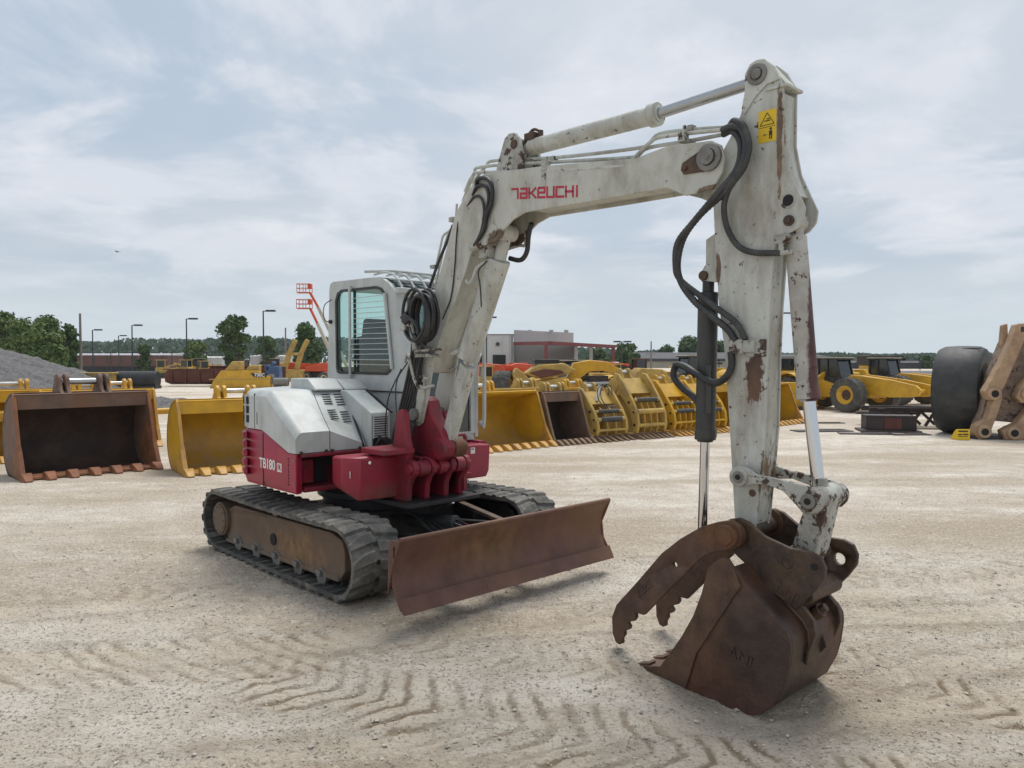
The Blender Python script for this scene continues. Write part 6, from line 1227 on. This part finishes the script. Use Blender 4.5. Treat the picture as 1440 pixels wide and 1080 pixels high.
# ------------------------------------------------------------------ ground
def groundmat():
    m = bpy.data.materials.new('gravel_ground'); m.use_nodes = True; nt = m.node_tree; N = nt.nodes; L = nt.links; b = N['Principled BSDF']; b.inputs['Roughness'].default_value = .95; b.inputs['Specular IOR Level'].default_value = .2
    tc = N.new('ShaderNodeTexCoord')
    def nz(sc, det=6, ms=(1, 1, 1), off=0, rot=0, r=.6):
        mp = N.new('ShaderNodeMapping'); mp.inputs[1].default_value = (off, off, 0); mp.inputs[2].default_value = (0, 0, rot); mp.inputs[3].default_value = ms; L.new(tc.outputs['Object'], mp.inputs[0])
        n = N.new('ShaderNodeTexNoise'); n.inputs['Scale'].default_value = sc; n.inputs['Detail'].default_value = det; n.inputs['Roughness'].default_value = r; L.new(mp.outputs[0], n.inputs[0]); return n.outputs[0]
    def rg(f, a, c, lo=0, hi=1):
        r = N.new('ShaderNodeMapRange'); r.inputs[1].default_value = a; r.inputs[2].default_value = c; r.inputs[3].default_value = lo; r.inputs[4].default_value = hi; L.new(f, r.inputs[0]); return r.outputs[0]
    def mx(f, a, c):
        x = N.new('ShaderNodeMix'); x.data_type = 'RGBA'; L.new(f, x.inputs[0])
        for s, v in ((6, a), (7, c)):
            if isinstance(v, tuple): x.inputs[s].default_value = (*v, 1)
            else: L.new(v, x.inputs[s])
        return x.outputs[2]
    def mul(a, k):
        q = N.new('ShaderNodeMath'); q.operation = 'MULTIPLY'; L.new(a, q.inputs[0])
        if isinstance(k, float): q.inputs[1].default_value = k
        else: L.new(k, q.inputs[1])
        return q.outputs[0]
    c = mx(rg(nz(.22, 7, (1, 1, 1), 3), .40, .60), (.54, .46, .37), (.76, .685, .59))
    c = mx(mul(rg(nz(.5, 8, (.35, 1.4, 1), 7, R(20), .68), .46, .60), .85), c, (.84, .78, .69))            # pale compacted streaks
    c = mx(mul(rg(nz(.33, 8, (.5, 1.5, 1), 17, R(-10), .68), .48, .60), .80), c, (.46, .375, .27))        # brown loose patches
    c = mx(mul(rg(nz(2.6, 8, (1, 1, 1), 1, 0, .7), .42, .62), .60), c, (.48, .41, .33))
    c = mx(mul(rg(nz(16, 6, (1, 1, 1), 5, 0, .75), .52, .62), .65), c, (.80, .72, .60))
    c = mx(mul(rg(nz(38, 4, (1, 1, 1), 9, 0, .7), .55, .62), .75), c, (.17, .145, .115))
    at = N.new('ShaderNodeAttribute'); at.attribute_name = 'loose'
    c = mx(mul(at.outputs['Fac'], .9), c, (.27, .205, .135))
    at2 = N.new('ShaderNodeAttribute'); at2.attribute_name = 'packed'
    c = mx(mul(at2.outputs['Fac'], .6), c, (.72, .62, .49))
    L.new(c, b.inputs['Base Color'])
    h1 = nz(30, 8, (1, 1, 1), 2, 0, .75); h2 = nz(4, 6, (1, 1, 1), 12)
    v = N.new('ShaderNodeTexVoronoi'); v.inputs['Scale'].default_value = 42; L.new(tc.outputs['Object'], v.inputs[0])
    ad = N.new('ShaderNodeMath'); ad.operation = 'ADD'; L.new(h1, ad.inputs[0]); L.new(mul(h2, 1.2), ad.inputs[1])
    ad2 = N.new('ShaderNodeMath'); ad2.operation = 'SUBTRACT'; L.new(ad.outputs[0], ad2.inputs[0]); L.new(mul(v.outputs[0], .35), ad2.inputs[1])
    bp = N.new('ShaderNodeBump'); bp.inputs['Strength'].default_value = 1.0; bp.inputs['Distance'].default_value = .034; L.new(ad2.outputs[0], bp.inputs['Height']); L.new(bp.outputs[0], b.inputs['Normal'])
    return m
M['ground'] = groundmat()
# tyre and crawler prints pressed into the near ground: (start, end, width, pitch, depth, skew, colour)
TR = [((-3.7, 4.62), (-.9, 5.05), .80, .19, .015, 1.0, .8, 1), ((-1.7, 4.75), (1.9, 3.15), .80, .165, .013, .65, .85, 0), ((-1.0, 5.35), (.9, 4.55), .45, .17, .009, .6, .4, 0), ((-.3, 2.9), (3.2, 3.35), .60, .18, .012, -.7, .55, 0),
      ((1.75, 5.15), (3.7, 3.15), .52, .165, .020, .8, 1.0, 0), ((-4.6, 3.6), (-1.6, 3.1), .5, .17, .011, -.7, .5, 0), ((1.6, 6.3), (6.2, 7.3), .5, .20, .009, .7, .3, 0), ((-4.8, 5.9), (-2.4, 6.4), .5, .2, .009, .7, .3, 0), ((.6, 5.0), (2.4, 5.6), .45, .17, .008, .6, .3, 0)]
LANES = [((-5.0, 4.15), (.4, 5.6), .34), ((-5.0, 5.35), (-.6, 6.9), .40), ((-3.0, 2.6), (1.5, 4.2), .3), ((1.0, 4.0), (6.2, 5.3), .35), ((2.0, 5.6), (6.4, 6.2), .4)]
def gh(x, y):
    z = .022 * noise.fractal(V((x * .45, y * .45, 2)), 1, 2, 4) + .014 * noise.noise(V((x * 1.7, y * 1.7, 5))) + .011 * noise.fractal(V((x * 6, y * 6, 1)), .7, 2, 4)
    lo = pk = 0.0
    for (a, c, w) in LANES:
        vx, vy = c[0] - a[0], c[1] - a[1]; l = math.hypot(vx, vy); vx /= l; vy /= l; s = -(x - a[0]) * vy + (y - a[1]) * vx + .10 * math.sin(((x - a[0]) * vx + (y - a[1]) * vy) * .9)
        if abs(s) < w * .5:
            e = min(1, (w * .5 - abs(s)) / .07); nz_ = noise.noise(V((x * 3, y * 3, 4))) + .5 * noise.noise(V((x * 11, y * 11, 4))); z -= .010 * e; pk = max(pk, e * min(1, max(0, .45 + nz_)))
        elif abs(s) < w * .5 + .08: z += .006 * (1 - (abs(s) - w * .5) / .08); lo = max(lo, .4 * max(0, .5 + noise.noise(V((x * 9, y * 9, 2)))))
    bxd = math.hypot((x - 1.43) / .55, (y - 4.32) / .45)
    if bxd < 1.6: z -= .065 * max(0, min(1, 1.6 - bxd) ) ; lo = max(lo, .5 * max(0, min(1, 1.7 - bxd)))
    for (a, c, w, pt, dp, sk, col, ty_) in TR:
        if w == 0: continue
        vx, vy = c[0] - a[0], c[1] - a[1]; l = math.hypot(vx, vy); vx /= l; vy /= l; t = (x - a[0]) * vx + (y - a[1]) * vy; s = -(x - a[0]) * vy + (y - a[1]) * vx + .06 * math.sin(t * 1.1)
        if -.2 < t < l + .2 and abs(s) < w * .5:
            e = min(1, (w * .5 - abs(s)) / .06) * min(1, max(0, (t + .2) / .5)) * min(1, max(0, (l + .2 - t) / .5)); nz_ = noise.noise(V((x * 2.5, y * 2.5, 9))) + .35 * noise.noise(V((x * 9, y * 9, 9)))
            ph = (t + (s if ty_ else abs(s)) * sk + .06 * nz_) / pt; wv = math.sin(2 * math.pi * ph); wv = max(-1, min(1, (wv + .45) * 4.5 + 1.6 * noise.noise(V((x * 17, y * 17, 3))))); k = e * min(1, max(0, .55 + 1.4 * nz_))
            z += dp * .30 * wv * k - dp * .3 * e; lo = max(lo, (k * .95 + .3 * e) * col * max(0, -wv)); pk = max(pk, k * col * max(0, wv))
    return z, min(1, lo), min(1, pk)
X0, X1, Y0, Y1, ST = -5.0, 6.4, 2.3, 8.0, .020
b = MB(); bm = b.bm; nx, ny = int((X1 - X0) / ST), int((Y1 - Y0) / ST); los, pks = [], []
rows = []
for j in range(ny + 1):
    row = []
    for i in range(nx + 1):
        x, y = X0 + (X1 - X0) * i / nx, Y0 + (Y1 - Y0) * j / ny
        ed = min(1, min(x - X0, X1 - x, y - Y0, Y1 - y) / .6); z, l_, p_ = gh(x, y)
        # level under the tracks and the bucket
        row.append(bm.verts.new((x, y, (z - .004) * ed))); los.append(l_ * ed); pks.append(p_ * ed)
    rows.append(row)
for j in range(ny):
    a_, c_ = rows[j], rows[j + 1]
    for i in range(nx): bm.faces.new((a_[i], a_[i + 1], c_[i + 1], c_[i]))
# the same sheet goes on to the horizon
def strip(xs, ys):
    g = [[bm.verts.new((x, y, 0)) for x in xs] for y in ys]
    for j in range(len(ys) - 1):
        for i in range(len(xs) - 1): bm.faces.new((g[j][i], g[j][i + 1], g[j + 1][i + 1], g[j + 1][i]))
    los.extend([0] * (len(xs) * len(ys))); pks.extend([0] * (len(xs) * len(ys)))
strip((-1500, -200, -40, X0), (-200, 0, Y0, Y1, 40, 200, 1500)); strip((X1, 40, 200, 1500), (-200, 0, Y0, Y1, 40, 200, 1500)); strip((X0, X1), (Y1, 40, 200, 1500)); strip((X0, X1), (-200, 0, Y0))
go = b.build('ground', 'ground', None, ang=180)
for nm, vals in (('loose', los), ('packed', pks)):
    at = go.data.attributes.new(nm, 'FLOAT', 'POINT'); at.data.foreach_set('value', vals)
tag(go, kind='structure')
# loose stones
M['stone'] = mat('loose_stone', (.42, .38, .32), .9, var=.65, vs=25)
b = MB(); bm = b.bm; rnd = random.Random(11)
def stone(x, y, s):
    z = gh(x, y)[0] if X0 < x < X1 and Y0 < y < Y1 else 0
    c = V((x, y, z + s * .2)); t = rnd.uniform(0, 6.28); P = []
    for (a_, e_) in ((0, 0), (72, 5), (144, -5), (216, 5), (288, 0)):
        P.append(bm.verts.new(c + V((math.cos(R(a_) + t) * s * rnd.uniform(.6, 1.1), math.sin(R(a_) + t) * s * rnd.uniform(.6, 1.1), rnd.uniform(-.15, .25) * s))))
    tp = bm.verts.new(c + V((rnd.uniform(-.3, .3) * s, rnd.uniform(-.3, .3) * s, s * rnd.uniform(.4, .7)))); bt = bm.verts.new(c - V((0, 0, s * .5)))
    for i in range(5): bm.faces.new((P[i], P[(i + 1) % 5], tp)); bm.faces.new((P[(i + 1) % 5], P[i], bt))
for k in range(18000):
    d_ = 2.6 + 10 * rnd.random() ** 1.6; x = rnd.uniform(-.75, .75) * d_; stone(x, d_, .0035 + .0045 * rnd.random() + (.012 * rnd.random() if rnd.random() < .05 else 0))
tag(b.build('loose_stones', 'stone', None, smooth=False), kind='stuff')
# ------------------------------------------------------------------ thin summer haze
hb = MB(); hb.b2((-700, -60, -1.2), (700, 420, 45)); m = bpy.data.materials.new('haze'); m.use_nodes = True; nn = m.node_tree.nodes; nn.remove(nn['Principled BSDF'])
pv = nn.new('ShaderNodeVolumePrincipled'); pv.inputs['Color'].default_value = (.9, .95, 1, 1); pv.inputs['Density'].default_value = .0002; m.node_tree.links.new(pv.outputs[0], nn['Material Output'].inputs['Volume']); M['haze'] = m
tag(hb.build('haze', 'haze', None, smooth=False), kind='stuff')
# ------------------------------------------------------------------ camera, light
cam = bpy.data.cameras.new('camera'); co = bpy.data.objects.new('camera', cam); COL.objects.link(co); SC.camera = co
co.location = (0, 0, 1.885); co.rotation_euler = (R(90 - 1.842), 0, 0)
cam.sensor_width = 36; cam.lens = 27.2; cam.clip_end = 3000; cam.clip_start = .05
SUN_EL, SUN_AZ = 64, 20     # behind the machine, a little to the right
sl = bpy.data.lights.new('sun', 'SUN'); sl.energy = 2.3; sl.angle = R(28); sl.color = (1, .96, .9)
so = bpy.data.objects.new('sun', sl); COL.objects.link(so)
az = R(SUN_AZ); el = R(SUN_EL)
sd = V((math.sin(az) * math.cos(el), math.cos(az) * math.cos(el), math.sin(el)))
so.rotation_euler = sd.to_track_quat('Z', 'Y').to_euler()
w = bpy.data.worlds.new('World'); SC.world = w; w.use_nodes = True
nt = w.node_tree; N = nt.nodes; L = nt.links; bg = N['Background']; bg.inputs[1].default_value = .1
sky = N.new('ShaderNodeTexSky'); sky.sky_type = 'NISHITA'; sky.sun_disc = False; sky.sun_elevation = el; sky.sun_rotation = az; sky.air_density = 1.2; sky.dust_density = 2.5
tc = N.new('ShaderNodeTexCoord'); sp = N.new('ShaderNodeSeparateXYZ'); L.new(tc.outputs['Generated'], sp.inputs[0])
def mth(op, a, b=None, c=None):
    n = N.new('ShaderNodeMath'); n.operation = op
    for i, v in enumerate((a, b, c)):
        if v is None: continue
        if isinstance(v, (int, float)): n.inputs[i].default_value = v
        else: L.new(v, n.inputs[i])
    return n.outputs[0]
zz = mth('ADD', mth('MAXIMUM', sp.outputs[2], 0), .16)
cb = N.new('ShaderNodeCombineXYZ'); L.new(mth('DIVIDE', sp.outputs[0], zz), cb.inputs[0]); L.new(mth('DIVIDE', sp.outputs[1], zz), cb.inputs[1])
def noise_(scale, det, off, rough=.55, dist=0.0):
    mp = N.new('ShaderNodeMapping'); mp.inputs['Location'].default_value = off; L.new(cb.outputs[0], mp.inputs[0])
    n = N.new('ShaderNodeTexNoise'); n.inputs['Scale'].default_value = scale; n.inputs['Detail'].default_value = det; n.inputs['Roughness'].default_value = rough; n.inputs['Distortion'].default_value = dist; L.new(mp.outputs[0], n.inputs[0]); return n.outputs[0]
def rmp(f, a, b):
    r = N.new('ShaderNodeMapRange'); r.interpolation_type = 'SMOOTHSTEP'; r.inputs[1].default_value = a; r.inputs[2].default_value = b; L.new(f, r.inputs[0]); return r.outputs[0]
def mixc(f, a, b):
    x = N.new('ShaderNodeMix'); x.data_type = 'RGBA'; L.new(f, x.inputs[0])
    for s, v in ((6, a), (7, b)):
        if isinstance(v, tuple): x.inputs[s].default_value = (*v, 1)
        else: L.new(v, x.inputs[s])
    return x.outputs[2]
thin = mixc(rmp(noise_(.55, 4, (3.1, 1.2, 0)), .35, .65), (4.1, 4.85, 5.75), (5.2, 5.65, 6.2))     # thin overcast veil
veil = N.new('ShaderNodeMix'); veil.data_type = 'RGBA'; veil.inputs[0].default_value = .9; L.new(sky.outputs[0], veil.inputs[6]); L.new(thin, veil.inputs[7])
c1 = rmp(noise_(1.6, 8, (.4, 5.2, 0), .6, .4), .42, .62)
c2 = rmp(noise_(3.6, 8, (7.7, 2.2, 0), .62, .3), .48, .80)
cl = mixc(mth('MULTIPLY', c1, .85), veil.outputs[2], (6.2, 6.5, 7.05))
cl = mixc(mth('MULTIPLY', mth('MULTIPLY', c2, c1), .8), cl, (7.1, 7.3, 7.75))
hz = rmp(sp.outputs[2], .0, .16); cl = mixc(hz, (5.2, 5.85, 6.3), cl)
L.new(cl, bg.inputs[0])
SC.view_settings.view_transform = 'Standard'; SC.view_settings.look = 'None'; SC.view_settings.exposure = .28; SC.view_settings.gamma = 1
SC.cycles.use_denoising = True; SC.cycles.max_bounces = 6; SC.cycles.transparent_max_bounces = 12; SC.cycles.diffuse_bounces = 3; SC.cycles.glossy_bounces = 3
